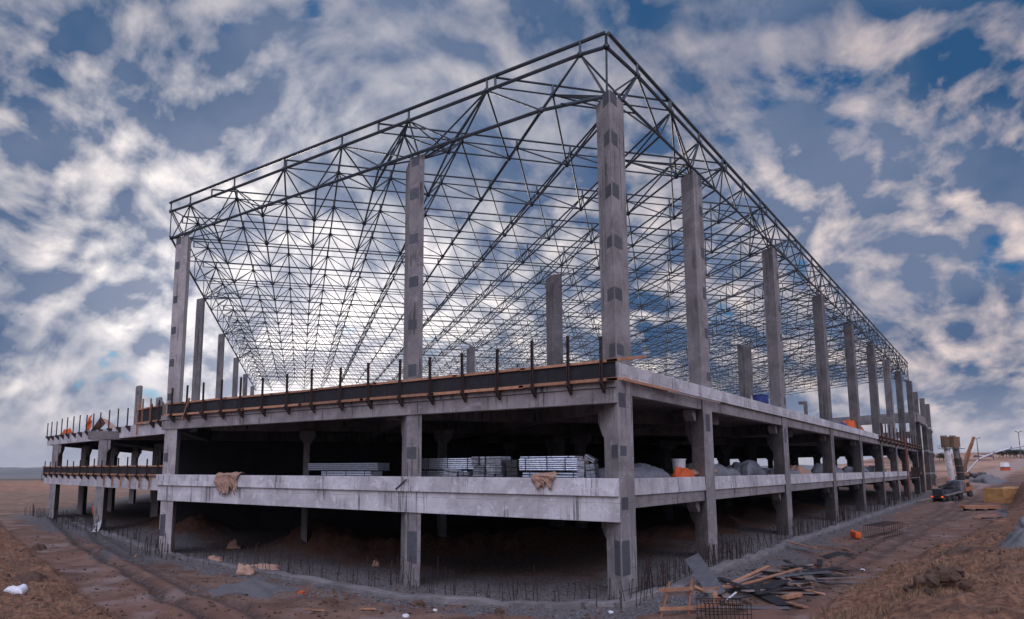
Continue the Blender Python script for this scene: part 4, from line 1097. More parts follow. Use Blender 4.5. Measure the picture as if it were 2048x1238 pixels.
def place_bars(lst, n, label, group):
    lst = sorted(lst, key=lambda b: math.hypot(b[0] - CAM[0], b[1] - CAM[1]))
    for i, (x, y, h) in enumerate(lst[:n]):
        o = bpy.data.objects.new('starter_bar', bar_mesh(i % 3)); COL.objects.link(o)
        o.location = S(x, y, gz(x, y)); o.scale = (1, 1, h); o.rotation_euler = (r2.gauss(0, .09), r2.gauss(0, .09), r2.uniform(0, 6.28))
        tag(o, label, 'rebar', group)
    rest = MB()
    for x, y, h in lst[n:]:
        z = gz(x, y); rest.tube((x, y, z - 0.1), (x + r2.uniform(-.06, .06), y + r2.uniform(-.06, .06), z + h), 0.022, 4)
    if rest.v: tag(rest.build('starter_bars', M['rebar']), 'far rusty starter bars along the ' + group.split('the ')[-1], 'rebar', kind='stuff')
FR = [(x + r2.uniform(-.25, .25), y, h * r2.choice((.5, .7, 1, 1, 1.1))) for x, y, h in FR]
place_bars(FR, 140, 'thin rusty starter bar standing before the entrance front', 'starter bars before the entrance front')
place_bars(SD, 160, 'thin rusty starter bar standing along the long side of the building', 'starter bars along the long side')
# horizontal ties that knit the side bars
for y0, y1 in ((-1.5, 4), (8.5, 14.5), (24, 32), (42, 50)):
    for xx in (-0.55, -1.05):
        z = gz(xx, y0); tag(MB().path([(xx, y0, z + 0.6), (xx, (y0 + y1) / 2, z + 0.56), (xx, y1, gz(xx, y1) + 0.6)], 0.010, 4).build('tie_bar', M['rebar']), 'thin rusty tie bar knitting the upright starter bars together', 'rebar', 'tie bars along the long side')

def plank(label, a, b, w=0.14, h=0.05, mat='wood', name='plank', cat='plank', group=None, twist=0.0):
    o = MB().beam(a, b, w, h, twist=twist).build(name, M[mat], bevel=0.006); return tag(o, label, cat, group)
G = lambda px, v, l=0.04: on_ground(px, v) + np.array([0, 0, l])
# timber trestle
base = on_ground(1352, 1231); PT = lambda px, v, dd=0.0: on_plane(px, v, base[:2] + np.array([math.cos(YAW), math.sin(YAW)]) * dd, base[:2] + np.array([math.cos(YAW), math.sin(YAW)]) * dd + VR)
t = thing('timber_trestle', 'broken frame of orange timber standing in front of the litter of boards', 'timber frame', tuple(base))
for n, a, b in (('upright', (1339, 1163), (1321, 1236)), ('upright', (1385, 1157), (1376, 1245))): MB().beam(PT(*a, 0.0), PT(*b, 0.0), 0.12, 0.06).build(n, M['wood'], t, bevel=0.005)
for a, b, dd, m in (((1317, 1181), (1386, 1177), -0.09, 'wood'), ((1334, 1189), (1390, 1186), 0.09, 'grey_wood'), ((1319, 1218), (1386, 1216), -0.09, 'wood'), ((1378, 1217), (1437, 1207), 0.02, 'wood'), ((1386, 1180), (1434, 1183), 0.25, 'grey_wood')):
    MB().beam(PT(*a, dd), PT(*b, dd + (0.2 if a[0] > 1370 else 0)), 0.06, 0.12).build('rail', M[m], t, bevel=0.005)
MB().beam(PT(1431, 1183, 0.3), PT(1430, 1209, 0.2), 0.12, 0.06).build('upright', M['wood'], t); MB().beam(PT(1388, 1172, 0.1), PT(1408, 1181, 0.3), 0.05, 0.09).build('brace', M['wood'], t)
# boards
plank('long orange plank leaning up from the trestle towards the strip footing', lifted(1440, 1176, 1440, 1190), lifted(1537, 1132, 1530, 1148), 0.16, 0.05)
plank('grey-faced plank lying beside the long leaning one', lifted(1458, 1172, 1458, 1188), lifted(1530, 1142, 1530, 1150), 0.18, 0.04, 'grey_wood')
plank('long orange batten running from the trestle to the end of the board litter', lifted(1386, 1179, 1386, 1200), lifted(1470, 1173, 1470, 1188), 0.12, 0.06)
plank('orange plank rising over the middle of the board litter', lifted(1466, 1174, 1466, 1186), lifted(1602, 1136, 1602, 1150), 0.17, 0.05)
plank('wide grey panel leaning against the second column of the long side', lifted(1383, 1113, 1398, 1168), lifted(1436, 1190, 1434, 1196), 0.62, 0.03, 'grey_ply', 'panel', 'board', twist=0.5)
plank('wide dark board lying across the front of the litter', lifted(1490, 1170, 1490, 1180), lifted(1571, 1210, 1571, 1214), 0.62, 0.03, 'ply', 'panel', 'board')
plank('thin orange batten pointing away from the middle of the litter', G(1555, 1152, .2), G(1604, 1179), 0.10, 0.05)
plank('short orange batten at the outer side of the litter', G(1592, 1147, .15), G(1625, 1171), 0.12, 0.06)
plank('short orange block in the lower part of the litter', G(1570, 1202, .12), G(1600, 1197, .15), 0.2, 0.12)
plank('split brown board at the outer foot of the litter', G(1575, 1207), G(1612, 1217), 0.2, 0.05)
plank('short brown plank sticking out below the trestle end', G(1448, 1211, .1), G(1478, 1212, .08), 0.2, 0.06)
plank('slim white batten by the trestle foot', G(1453, 1206, .1), G(1473, 1196, .2), 0.06, 0.04, 'white_plastic')
plank('slanting brown board between trestle and litter', lifted(1424, 1188, 1424, 1205), G(1452, 1206), 0.14, 0.05)
plank('brown board crossing the strip footing', G(1575, 1096, .35), G(1632, 1108, .3), 0.2, 0.05)
plank('pale split board on the brown one crossing the strip footing', G(1605, 1098, .4), G(1630, 1107, .36), 0.16, 0.04, 'grey_wood')
plank('dark board lying flat past the board crossing the footing', G(1655, 1118, .05), G(1690, 1108, .05), 1.0, 0.04, 'ply', 'panel', 'board')
g = 'dark boards heaped in the litter beside the footing'
for i in range(42):
    px = r2.uniform(1465, 1640); v = 1212 - (px - 1465) * 0.36 + r2.uniform(-38, 14); L = r2.uniform(0.8, 2.6); a = G(px, min(v, 1222), r2.uniform(0.03, 0.28)); th = YAW + r2.gauss(0.9, 0.75)
    b = a + np.array([math.cos(th) * L, math.sin(th) * L, r2.uniform(-.12, .12)]); b[2] = max(b[2], gz(b[0], b[1]) + 0.03)
    plank('dark weathered board in the litter heap beside the strip footing', a, b, r2.uniform(0.12, 0.4), 0.035, r2.choice(['ply', 'ply', 'grey_ply', 'grey_wood']), 'board', 'board', g)
g = 'scattered battens on the dirt track'
for px, v in ((1700, 1102), (1740, 1092), (1760, 1040), (1790, 1027), (1812, 1022), (1768, 1022), (1650, 1192), (720, 1220), (560, 1185), (1830, 1012), (1780, 1009), (610, 1221), (420, 1190), (270, 1116)):
    a = G(px, v, .05); th = r2.uniform(0, 3.1); L = r2.uniform(0.6, 2.0)
    plank('loose weathered batten lying alone on the dirt', a, a + np.array([math.cos(th) * L, math.sin(th) * L, 0.03]), 0.10, 0.05, r2.choice(['wood', 'grey_wood']), group=g)
def cage(label, P, u, L, W, H, step=0.2):
    """rebar cage of hoops and long bars"""
    u = np.array(u, float) / np.linalg.norm(u); n = np.array([-u[1], u[0]]); t = thing('rebar_cage', label, 'rebar cage', tuple(P))
    Q_ = lambda f, l, z: (P[0] + u[0] * f + n[0] * l, P[1] + u[1] * f + n[1] * l, P[2] + z)
    lb_ = MB(); hp = MB()
    for l in (0, W / 2, W):
        for z in (0.03, H / 2, H): lb_.tube(Q_(0, l, z), Q_(L, l, z), 0.014, 5)
    f = 0.05
    while f < L:
        hp.path([Q_(f, 0, 0.02), Q_(f, W, 0.02), Q_(f, W, H), Q_(f, 0, H), Q_(f, 0, 0.02)], 0.012, 4); f += step
    lb_.build('long_bars', M['rebar'], t); hp.build('hoops', M['rebar'], t)
cage('dark rebar cage lying at the foot of the timber trestle', on_ground(1392, 1238), VR, 1.5, 0.9, 0.65, 0.13)
cage('rebar cage lying along the strip footing past the orange can', on_ground(1728, 1076), on_ground(1768, 1066)[:2] - on_ground(1728, 1076)[:2], 5.5, 1.2, 0.8, 0.5)
P = on_ground(1711, 1078); t = thing('can', 'bright orange jerry can lying beside the strip footing', 'can', tuple(P))
mb = MB(); mb.beam(P + (-0.25, -0.3, .25), P + (0.2, 0.5, .28), 0.4, 0.42); mb.build('body', M['orange'], t, bevel=0.09); MB().tube(P + (0.2, 0.5, .4), P + (0.28, 0.72, .5), 0.08, 8).build('spout', M['orange'], t)

def lump(name, label, cat, P, r, mat, sq=(1, 1, .6), jit=0.25, n=9, m=6, group=None, smooth=False):
    o = MB().ball((P[0], P[1], P[2] + r * sq[2] * 0.45), r, n, m, sq, jit).build(name, M[mat], smooth=smooth); return tag(o, label, cat, group)
# cloth and rags
def rag(label, px, v, w, h, seed, mat='cloth'):
    P = on_ground(px, v)
    def f(a, b):
        e = fb1(a * 4 + seed, b * 4 + seed * 2, 4); k = max(0, 1 - (2 * a - 1) ** 2) * max(0, 1 - (2 * b - 1) ** 2)
        q = P[:2] + VR * (a - .5) * w * (1 + .5 * e) + np.array([math.cos(YAW), math.sin(YAW)]) * (b - .5) * w * 0.9
        return (q[0], q[1], gz(*q) + 0.02 + h * k ** .5 * (0.7 + 0.9 * e))
    return sheet('rag', label, 'cloth', f, mat, 14, 12)
rag('tan rag bunched over the strip footing above the blue-grey gravel', 490, 1148, 1.0, 0.55, 2.0)
rag('tan rag lying behind the strip footing, nearer the second front column', 428, 1126, 1.0, 0.4, 5.0)
rag('pale tan rag on the red soil heap under the first floor', 470, 1096, 1.1, 0.5, 7.0)
rag('long flat tan rag trailing along the strip footing', 530, 1137, 1.7, 0.18, 9.0)
rag('small tan rag on the gravel left of the middle front column', 752, 1133, 0.4, 0.35, 12.0)
P = on_ground(32, 1186)
def bagf(a, b):
    e = fb1(a * 4 + 3.3, b * 4 + 1.2, 3); k = max(0, 1 - (2 * a - 1) ** 2) * max(0, 1 - (2 * b - 1) ** 2)
    q = P[:2] + VR * ((a - .5) * 0.75) + np.array([math.cos(YAW), math.sin(YAW)]) * (b - .5) * 0.5
    return (q[0], q[1], gz(*q) + 0.02 + 0.36 * k ** .45 * (0.35 + 0.75 * a + 0.5 * e))
sheet('plastic_bag', 'crumpled white plastic bag lying on the dry grass bank', 'bag', bagf, 'white_plastic', 16, 14)
q0 = np.array(wing_cols[0][:2]) + WN * 0.25
def plas(a, b):
    e = fb1(a * 4 + 8.3, b * 4 + 1.2, 3); p_ = q0 + WU * (-0.9 + 1.6 * a) + WN * (0.25 * e + 0.35 * b * b); return (p_[0], p_[1], gz(*p_) + 1.0 * (1 - b) ** 1.3 * (0.7 + 0.3 * (1 - a)) + 0.1 * e + 0.04)
sheet('plastic_sheet', 'torn white plastic sheet draped at the foot of the wing column', 'sheet', plas, 'white_plastic', 12, 12)
sheet('orange_flag', 'small orange sheet tied to the wing column above the plastic', 'sheet', lambda a, b: (*(q0 + WU * (1.5 + 0.5 * a) + WN * 0.06), 0.35 + 0.75 * b + 0.08 * a), 'orange', 4, 4)
# soil and gravel heaps
def mound(name, label, P, rx, ry, h, mat, seed, rough=0.35):
    mb = MB(); nr, na = 14, 40
    for i in range(nr):
        r = i / (nr - 1)
        for j in range(na):
            a = 2 * math.pi * j / na; e = fb1(2.2 * r * math.cos(a) + seed, 2.2 * r * math.sin(a) + seed, 4); k = 1 + 0.5 * e
            x = P[0] + rx * r * k * math.cos(a); y = P[1] + ry * r * k * math.sin(a)
            mb.v.append((x, y, gz(x, y) + max(-0.1, h * (1 - r * r) ** 1.3 * (1 + rough * 2 * e) - 0.06 * r)))
    mb.f += [(i * na + j, i * na + (j + 1) % na, (i + 1) * na + (j + 1) % na, (i + 1) * na + j) for i in range(nr - 1) for j in range(na)]
    return tag(mb.build(name, M[mat], smooth=True), label, 'heap')
mound('gravel_heap', 'low blue-grey gravel heap spilling from the strip footing', on_ground(500, 1178), 2.6, 1.7, 0.32, 'gravel', 4.0)
mound('gravel_heap', 'big grey gravel heap on the bank beside the track', on_ground(2050, 1084), 1.15, 1.7, 0.5, 'gravel', 6.0)
mound('gravel_heap', 'paler gravel heap behind the big grey one', on_ground(2066, 1056), 0.95, 2.0, 0.65, 'stone', 8.0, 0.2)
mound('gravel_heap', 'small grey gravel heap beyond the lorry, below the crane', on_ground(1972, 963), 3.2, 9.0, 1.2, 'gravel', 9.0)
P = on_ground(1886, 1172); sh = thing('soil_heap', 'dark brown heap of soil clods at the edge of the dry grass', 'heap', tuple(P))
for i in range(70):
    a = r2.uniform(0, 6.28); r = abs(r2.gauss(0, 0.55)); x = P[0] + r * math.cos(a) * 0.9; y = P[1] + 1.3 * r * math.sin(a); s_ = r2.uniform(0.07, 0.24)
    MB().ball((x, y, gz(x, y) + 0.42 * max(0, 1 - r * 0.8) + 0.03), s_, 6, 4, (1, 1, .8), 0.3).build('clod', M['clod'], sh)
mound('soil_heap', 'low dark soil hump on the track edge behind the clod heap', on_ground(1920, 1103), 0.9, 1.4, 0.3, 'clod', 2.0)
mound('soil_heap', 'low dark mound of dead grass on the left bank, above the bag', on_ground(62, 1158), 0.7, 0.7, 0.3, 'clod', 3.0)
mound('soil_heap', 'small dark clump at the lip of the left bank', on_ground(76, 1100), 0.6, 0.6, 0.45, 'clod', 5.0)
# loose stones
for i, (px, v, r, mat) in enumerate(((838, 1212, .28, 'clod'), (665, 1207, .22, 'clod'), (602, 1188, .16, 'orange'), (870, 1222, .10, 'white_plastic'), (1000, 1226, .2, 'clod'), (812, 1234, .13, 'white_plastic'), (423, 1213, .15, 'clod'), (1222, 1226, .10, 'white_plastic'), (1725, 1141, .10, 'white_plastic'), (655, 1205, .25, 'clod'))):
    lab = ['reddish lump of earth below the middle front column', 'brown lump near the strip footing left of the middle column', 'small bright orange lump on the gravel', 'white scrap next to the reddish lump', 'brown lump at the lower edge beneath the corner bay', 'white scrap by the black hollow under the footing', 'brown clod on the wheel track', 'blue-white paper scrap by the corner column', 'small white stone alone on the track', 'second brown lump beside the first near the footing'][i]
    lump('lump', lab, 'lump', on_ground(px, v), r, mat)
def scatter(name, label, cat, n, mat, fn, rmin, rmax, sq=0.6):
    mb = MB()
    for i in range(n):
        q = fn()
        if q is None: continue
        r = rmin * (rmax / rmin) ** (r2.random() ** 2.2); z = gz(*q); mb.ball((q[0], q[1], z + r * 0.2), r, 5, 3, (1, r2.uniform(.7, 1.2), sq), 0.3)
    return tag(mb.build(name, M[mat]), label, cat, kind='stuff')
def near_kerb():
    k = r2.randrange(len(KP) - 2); t = r2.random(); p = KP[k] * (1 - t) + KP[k + 1] * t; d = KP[k + 1] - KP[k]; d /= np.linalg.norm(d); n = np.array([d[1], -d[0]]); 
    if n @ (p - CAM[:2]) > 0: n = -n
    return p + n * (r2.gauss(1.1, 1.1))
scatter('rubble', 'small grey stones strewn along the strip footing', 'stones', 2600, 'stone', near_kerb, 0.018, 0.09)
def in_gravel_fan():
    P_ = on_fan; return np.array([P_[0] + r2.gauss(0, 1.4), P_[1] + r2.gauss(0, 0.8)])
on_fan = on_ground(500, 1180)
scatter('rubble', 'blue-grey gravel stones on the low heap before the front', 'stones', 900, 'gravel', in_gravel_fan, 0.025, 0.08)
def anywhere():
    px, v = r2.uniform(0, 2048), r2.uniform(1040, 1238); q = on_z0(px, v); return q
def on_z0(px, v):
    q = at_z(px, v, -0.6)[:2]; return q
scatter('clods', 'small brown clods and stones over the tracks and banks', 'stones', 5200, 'clod', anywhere, 0.015, 0.10)
# dry grass
def grass():
    mb = MB(); n = 0
    while n < 22000:
        if r2.random() < 0.5:
            k = r2.random(); px, v = r2.uniform(-60, 700), r2.uniform(1030, 1300)
        else: px, v = r2.uniform(1450, 2110), r2.uniform(1020, 1300)
        q = at_z(px, v, r2.uniform(-0.3, 0.9))[:2]; n += 1
        lb, rb = in_poly(q[0], q[1], LPOLY), in_poly(q[0], q[1], RPOLY)
        if not (lb or rb): continue
        if fb1(q[0] * 0.5, q[1] * 0.5, 3) < r2.uniform(-0.15, 0.45): continue
        d = seg1(q[0], q[1], LBANK if lb else RBANK)
        if d < 0.25: continue
        z = gz(*q)
        for i in range(5):
            a = r2.uniform(0, 6.28); h = r2.uniform(0.05, 0.22); w = r2.uniform(0.006, 0.014); s_ = r2.uniform(0.0, 0.13)
            bx, by = q[0] + math.cos(a * 3) * s_, q[1] + math.sin(a * 3) * s_; l = r2.uniform(0.2, 1.1) * h
            mb.add([(bx - w * math.sin(a), by + w * math.cos(a), z - 0.02), (bx + w * math.sin(a), by - w * math.cos(a), z - 0.02), (bx + l * math.cos(a), by + l * math.sin(a), z + h)], [(0, 1, 2)])
    m = simple('dry_grass', (0.14, 0.075, 0.042), (0.40, 0.255, 0.15), 2.5, 0.9, 0, 0)
    tag(mb.build('dry_grass', m), 'short dry tan grass on both dirt banks', 'grass', kind='stuff')
grass()

# ------------------------------------------------------------------ far end of the site
def z_at(P, v):
    """height over P at image row v"""
    best = None
    d0 = P[:2] - CAM[:2]; f2 = np.array([math.cos(YAW), math.sin(YAW)]); D = d0 @ f2
    # v = PPY - F * b/c, with b = dz cos p - D sin p, c = D cos p + dz sin p
    k = (PPY - v) / FPX; return CAM[2] + D * (math.sin(PIT) + k * math.cos(PIT)) / (math.cos(PIT) - k * math.sin(PIT))
FW = np.array([math.cos(YAW), math.sin(YAW)])
class Local:
    def __init__(s, P, u, pitch=0.0):
        s.P = np.array(P, float); u = np.array(u, float); u /= np.linalg.norm(u); s.u = np.array([u[0] * math.cos(pitch), u[1] * math.cos(pitch), math.sin(pitch)]); s.n = np.array([-u[1], u[0], 0]); s.w = np.cross(s.u, s.n)
        if s.w[2] < 0: s.w = -s.w
    def __call__(s, f, l, z): return s.P + s.u * f + s.n * l + s.w * z
    def box(s, mb, f0, f1, l0, l1, z0, z1, taper=0.0):
        vs = [s(f, l, z0) for f, l in ((f0, l0), (f1, l0), (f1, l1), (f0, l1))] + [s(f, l, z1) for f, l in ((f0 + taper, l0 + taper * .5), (f1 - taper, l0 + taper * .5), (f1 - taper, l1 - taper * .5), (f0 + taper, l1 - taper * .5))]
        return mb.add(vs, [(3, 2, 1, 0), (4, 5, 6, 7), (0, 1, 5, 4), (1, 2, 6, 5), (2, 3, 7, 6), (3, 0, 4, 7)])
def wheel(t, Lc, f, l, r, w):
    o = MB().tube(Lc(f, l, r), Lc(f, l + w, r), r, 16).build('wheel', M['rubber'], t)
    MB().tube(Lc(f, l - 0.02, r), Lc(f, l + w + 0.02, r), r * 0.52, 12).build('rim', M['dark_steel'], o)
# lorry with a drilling or pumping rig
R0 = on_ground(1860, 1005); RA = math.atan2(FW[1], FW[0])
D = float((R0[:2] - CAM[:2]) @ FW); lat = 98.0 / FPX * D; L = lat * 1.13
u = VR * lat + FW * math.sqrt(max(L * L - lat * lat, 1)); u /= np.linalg.norm(u)
F0 = R0[:2] + u * L; pit = math.atan2(z_at(np.array([*F0, 0]), 987) - R0[2], L)
K = L / 9.5; Lc = Local(R0 + np.array([0, 0, -0.05]), u, pit * 0.85)
t = thing('lorry', 'dusty lorry with an orange cab and a grey tank body parked on the dirt track', 'lorry', tuple(R0))
k = K
mb = MB(); Lc.box(mb, 0.2 * k, 9.0 * k, 0.75 * k, 1.75 * k, 0.75 * k, 1.0 * k); mb.build('chassis', M['black'], t)
mb = MB(); Lc.box(mb, 0.6 * k, 6.3 * k, 0.05 * k, 2.45 * k, 1.05 * k, 1.35 * k); mb.build('bed', M['truck_paint'], t, bevel=0.05)
mb = MB(); Lc.box(mb, 1.0 * k, 3.4 * k, 0.2 * k, 2.3 * k, 1.35 * k, 1.9 * k, 0.15 * k); Lc.box(mb, 3.5 * k, 5.2 * k, 0.3 * k, 2.2 * k, 1.35 * k, 2.25 * k, 0.1 * k); mb.build('body', M['dark_steel'], t, bevel=0.06)
mb = MB(); Lc.box(mb, 5.3 * k, 6.5 * k, 0.1 * k, 2.4 * k, 1.35 * k, 3.05 * k); mb.build('tank', M['tank'], t, bevel=0.08)
mb = MB().tube(Lc(1.2 * k, 1.2 * k, 2.5 * k), Lc(6.6 * k, 1.2 * k, 3.05 * k), 0.16 * k, 8); mb.tube(Lc(2.0 * k, .7 * k, 1.9 * k), Lc(5.6 * k, .7 * k, 2.55 * k), 0.12 * k, 8); mb.build('boom', M['black'], t)
MB().tube(Lc(6.5 * k, 1.2 * k, 3.6 * k), Lc(8.3 * k, 1.2 * k, 2.1 * k), 0.10 * k, 8).build('arm', M['black'], t)
mb = MB(); Lc.box(mb, 6.7 * k, 8.4 * k, 0.05 * k, 2.45 * k, 1.0 * k, 2.75 * k, 0.12 * k); Lc.box(mb, 8.3 * k, 9.4 * k, 0.2 * k, 2.3 * k, 0.95 * k, 1.95 * k, 0.1 * k); cab = mb.build('cab', M['cab_paint'], t, bevel=0.08)
mb = MB(); Lc.box(mb, 6.95 * k, 8.0 * k, -0.0 * k, 2.5 * k, 1.85 * k, 2.5 * k, 0.12 * k); mb.build('window', M['glass'], cab)
for f in (1.5, 2.9, 5.0, 7.9): wheel(t, Lc, f * k, -0.05 * k, 0.56 * k, 0.4 * k); wheel(t, Lc, f * k, 2.1 * k, 0.56 * k, 0.4 * k)
for l in (0.25, 1.9):
    mb = MB(); Lc.box(mb, 0.1 * k, 0.2 * k, l * k, (l + 0.32) * k, 0.95 * k, 1.15 * k); mb.build('tail_lamp', M['tail_lamp'], t)
mb = MB(); Lc.box(mb, 0.05 * k, 0.6 * k, 0.1 * k, 2.4 * k, 0.8 * k, 0.95 * k); Lc.box(mb, 0.3 * k, 1.0 * k, 0.4 * k, 2.1 * k, 1.35 * k, 2.3 * k, .1 * k); mb.build('rear_gear', M['dark_steel'], t, bevel=0.03)
# bridge piers
for n, (px, pxt, lab, mat) in enumerate(((1904, 1899, 'round white concrete pier with a timber formwork head', 'pale_concrete'), (1923, 1917, 'round pier wrapped in dark scaffold netting below its formwork head', 'grey_concrete'))):
    P = on_ground(px, 960); D = float((P[:2] - CAM[:2]) @ FW); r = 5.7 / FPX * D; zs, zt = z_at(P, 895), z_at(P, 872)
    t = thing('bridge_pier', lab, 'pier', tuple(P)); lean = VR * ((pxt - px) / FPX * D)
    top = np.array([P[0] + lean[0], P[1] + lean[1], 0])
    MB().tube((P[0], P[1], P[2] - 1), (top[0], top[1], zs), r, 24).build('shaft', M[mat], t, smooth=False)
    lo = Local((top[0], top[1], zs), VR)
    mb = MB(); lo.box(mb, -r * 1.05, r * 1.05, -r * 1.05, r * 1.05, 0.0, zt - zs - r * 0.3); mb.build('formwork_head', M['dark_wood'], t)
    mb = MB()
    for q in np.linspace(-1.15, 1.1, 7): lo.box(mb, q * r, q * r + r * 0.12, -r * 1.18, -r * 1.1, -0.1, zt - zs)
    lo.box(mb, -r * 1.2, r * 1.2, -r * 1.16, -r * 1.12, zt - zs - r * .5, zt - zs + r * 0.25); mb.build('formwork_ribs', M['grey_wood'], t)
    mb = MB(); lo.box(mb, -r * (2.0 if n == 0 else 1.3), r * (1.2 if n == 0 else 2.2), -r * 1.6, r * 1.6, -r * 0.5, -r * 0.32); mb.build('platform', M['dark_steel'], t)
    mb = MB()
    for q in ((-2.0, -1.4, -0.5) if n == 0 else (1.0, 1.6, 2.2)):
        mb.tube(lo(q * r, -r * 1.6, -r * .35), lo(q * r, -r * 1.6, r * .65), 0.06 * r, 5)
    mb.tube(lo((-2 if n == 0 else 1) * r, -r * 1.6, r * .6), lo((-.5 if n == 0 else 2.2) * r, -r * 1.6, r * .6), 0.05 * r, 5); mb.build('guard_rail', M['dark_steel'], t)
    if n == 1:
        z1 = z_at(P, 915); f_ = (z1 - P[2]) / (zs - P[2]); m1 = P[:2] + lean * f_
        MB().tube((P[0], P[1], P[2] - .5), (m1[0], m1[1], z1), r * 1.18, 12).build('netting', M['black'], t)
        for v in (917, 932, 945):
            z = z_at(P, v); f_ = (z - P[2]) / (zs - P[2]); m1 = P[:2] + lean * f_; MB().tube((*m1, z), (*m1, z + r * 0.15), r * 1.35, 12).build('ring', M['wood'], t)
    else:
        for v in (946, 930, 912):
            z = z_at(P, v); f_ = (z - P[2]) / (zs - P[2]); m1 = P[:2] + lean * f_; MB().tube((*m1, z), (*m1, z + r * 0.06), r * 1.012, 24).build('joint_ring', M['grey_concrete'], t)
# mobile crane
P = on_ground(1928, 958); D = float((P[:2] - CAM[:2]) @ FW); m1 = D / FPX
t = thing('mobile_crane', 'mobile crane with a thick orange telescopic boom raised beside the piers', 'crane', tuple(P)); lo = Local(P, VR)
MBx = MB(); lo.box(MBx, -4 * m1, 44 * m1, -6 * m1, 8 * m1, 3 * m1, 6 * m1); MBx.build('chassis', M['black'], t)
MBx = MB(); lo.box(MBx, 12 * m1, 30 * m1, -5 * m1, 7 * m1, 6 * m1, 11 * m1, m1); lo.box(MBx, 30 * m1, 42 * m1, -6 * m1, 7 * m1, 5 * m1, 13 * m1, m1); MBx.build('carrier_body', M['dark_steel'], t, bevel=.1)
MBx = MB(); lo.box(MBx, -6 * m1, 8 * m1, -5 * m1, 6 * m1, 6 * m1, 12 * m1, 1.5 * m1); MBx.build('turret', M['crane_orange'], t, bevel=.1)
MBx = MB(); lo.box(MBx, 8 * m1, 14 * m1, -5 * m1, 2 * m1, 7 * m1, 14 * m1, m1); cab = MBx.build('cab', M['dark_steel'], t)
Lw = Local(P, VR)
for f in (0, 10, 26, 36): wheel(t, Lw, f * m1, -6.5 * m1, 3.2 * m1, 3 * m1)
e = lambda px, v, dd=0: on_plane(px, v, P[:2] + FW * dd, P[:2] + FW * dd + VR)
MB().beam(e(1922, 954), e(1937, 905), 6.5 * m1, 6.5 * m1).build('boom_base', M['crane_orange'], t, bevel=.05)
MB().beam(e(1934, 912), e(1944, 886), 5 * m1, 5 * m1).build('boom_section', M['crane_orange'], t, bevel=.05)
MB().beam(e(1943, 888), e(1948, 874), 3.6 * m1, 4 * m1).build('boom_tip', M['crane_orange'], t)
MB().tube(e(1932, 944, -1), e(1935, 915, -1), 1.0 * m1, 8).build('lift_ram', M['dark_steel'], t)
# concrete pump boom
P = on_ground(1938, 950); e2 = lambda px, v, dd=8: on_plane(px, v, P[:2] + FW * dd, P[:2] + FW * dd + VR)
t = thing('pump_boom', 'long thin pale concrete pump boom reaching over the slope', 'boom', tuple(e2(1936, 944)))
pts = [e2(1932, 946), e2(1957, 918), e2(1988, 905), e2(2022, 895), e2(2075, 885)]
for a, b in zip(pts[:-1], pts[1:]): MB().beam(a, b, 1.7 * m1, 2.0 * m1).build('boom_section', M['white_plastic'], t)
for p in pts[1:-1]: MB().ball(p, 1.9 * m1, 8, 5).build('knuckle', M['dark_steel'], t)
mb = MB().path([p + np.array([0, 0, -2.6 * m1]) for p in pts], 0.5 * m1, 5); mb.build('hose', M['dark_steel'], t)
# yellow sheeted block, timber stack, scrap pile
P = on_ground(1968, 1004); D = float((P[:2] - CAM[:2]) @ FW); m1 = D / FPX; lo = Local(P, VR + FW * 0.35)
def tarpface():
    mb = MB(); nu, nv, nw = 9, 6, 6; W, H, DD = 74 * m1, 27 * m1, 40 * m1; grid = {}
    def pt(a, b, c):
        e = fb1(a * 5. + 2 * b, c * 5. + b, 3); return lo(a * W + e * m1 * 1.5, b * DD + e * m1 * 1.5, (c * H * (1 + 0.1 * a) if c > 0 else -0.6) - (1.5 * m1 if 0.25 < a < .75 and c > .99 else 0))
    for face in ('front', 'left', 'right', 'top', 'back'):
        vs = []; n1, n2 = 8, 6
        for j in range(n2):
            for i in range(n1):
                a, b = i / (n1 - 1), j / (n2 - 1)
                vs.append({'front': pt(a, 0, b), 'back': pt(a, 1, b), 'left': pt(0, a, b), 'right': pt(1, a, b), 'top': pt(a, b, 1)}[face])
        mb.add(vs, [(j * n1 + i, j * n1 + i + 1, (j + 1) * n1 + i + 1, (j + 1) * n1 + i) for j in range(n2 - 1) for i in range(n1 - 1)])
    return tag(mb.build('sheeted_stack', M['yellow_tarp']), 'big block under a dull yellow sheet beside the track', 'sheeted stack')
tarpface()
P = on_ground(1922, 1022); D = float((P[:2] - CAM[:2]) @ FW); m1 = D / FPX; lo = Local(P, VR + FW * 0.1)
t = thing('timber_stack', 'neat low stack of long pale timbers in front of the yellow block', 'timber stack', tuple(P))
for f in (6, 32, 58): mb = MB(); lo.box(mb, f * m1, (f + 5) * m1, -1 * m1, 14 * m1, 0, 5 * m1); mb.build('bearer', M['black'], t)
for i in range(3):
    for j in range(4):
        mb = MB(); a = r2.uniform(-2, 2); lo.box(mb, (-4 + a) * m1, (72 + a) * m1, (j * 4 - 1) * m1, (j * 4 + 2.6) * m1, (5 + i * 2.2) * m1, (7 + i * 2.2) * m1); mb.build('timber', M['wood'], t)
P = on_ground(1972, 1040); D = float((P[:2] - CAM[:2]) @ FW); m1 = D / FPX
for i in range(26):
    a = on_ground(1946 + r2.uniform(0, 46), 1040 + r2.uniform(-8, 2)); th = math.atan2(VR[1], VR[0]) + r2.gauss(0.1, 0.45); L_ = r2.uniform(14, 36) * m1; z = r2.uniform(0.05, 0.9) * 9 * m1
    plank('old board in the tangled scrap pile in front of the timber stack', a + (0, 0, z * .6), a + (math.cos(th) * L_, math.sin(th) * L_, z), 3 * m1, 1.2 * m1, r2.choice(['grey_wood', 'wood', 'ply']), 'board', 'board', 'boards in the scrap pile by the track')
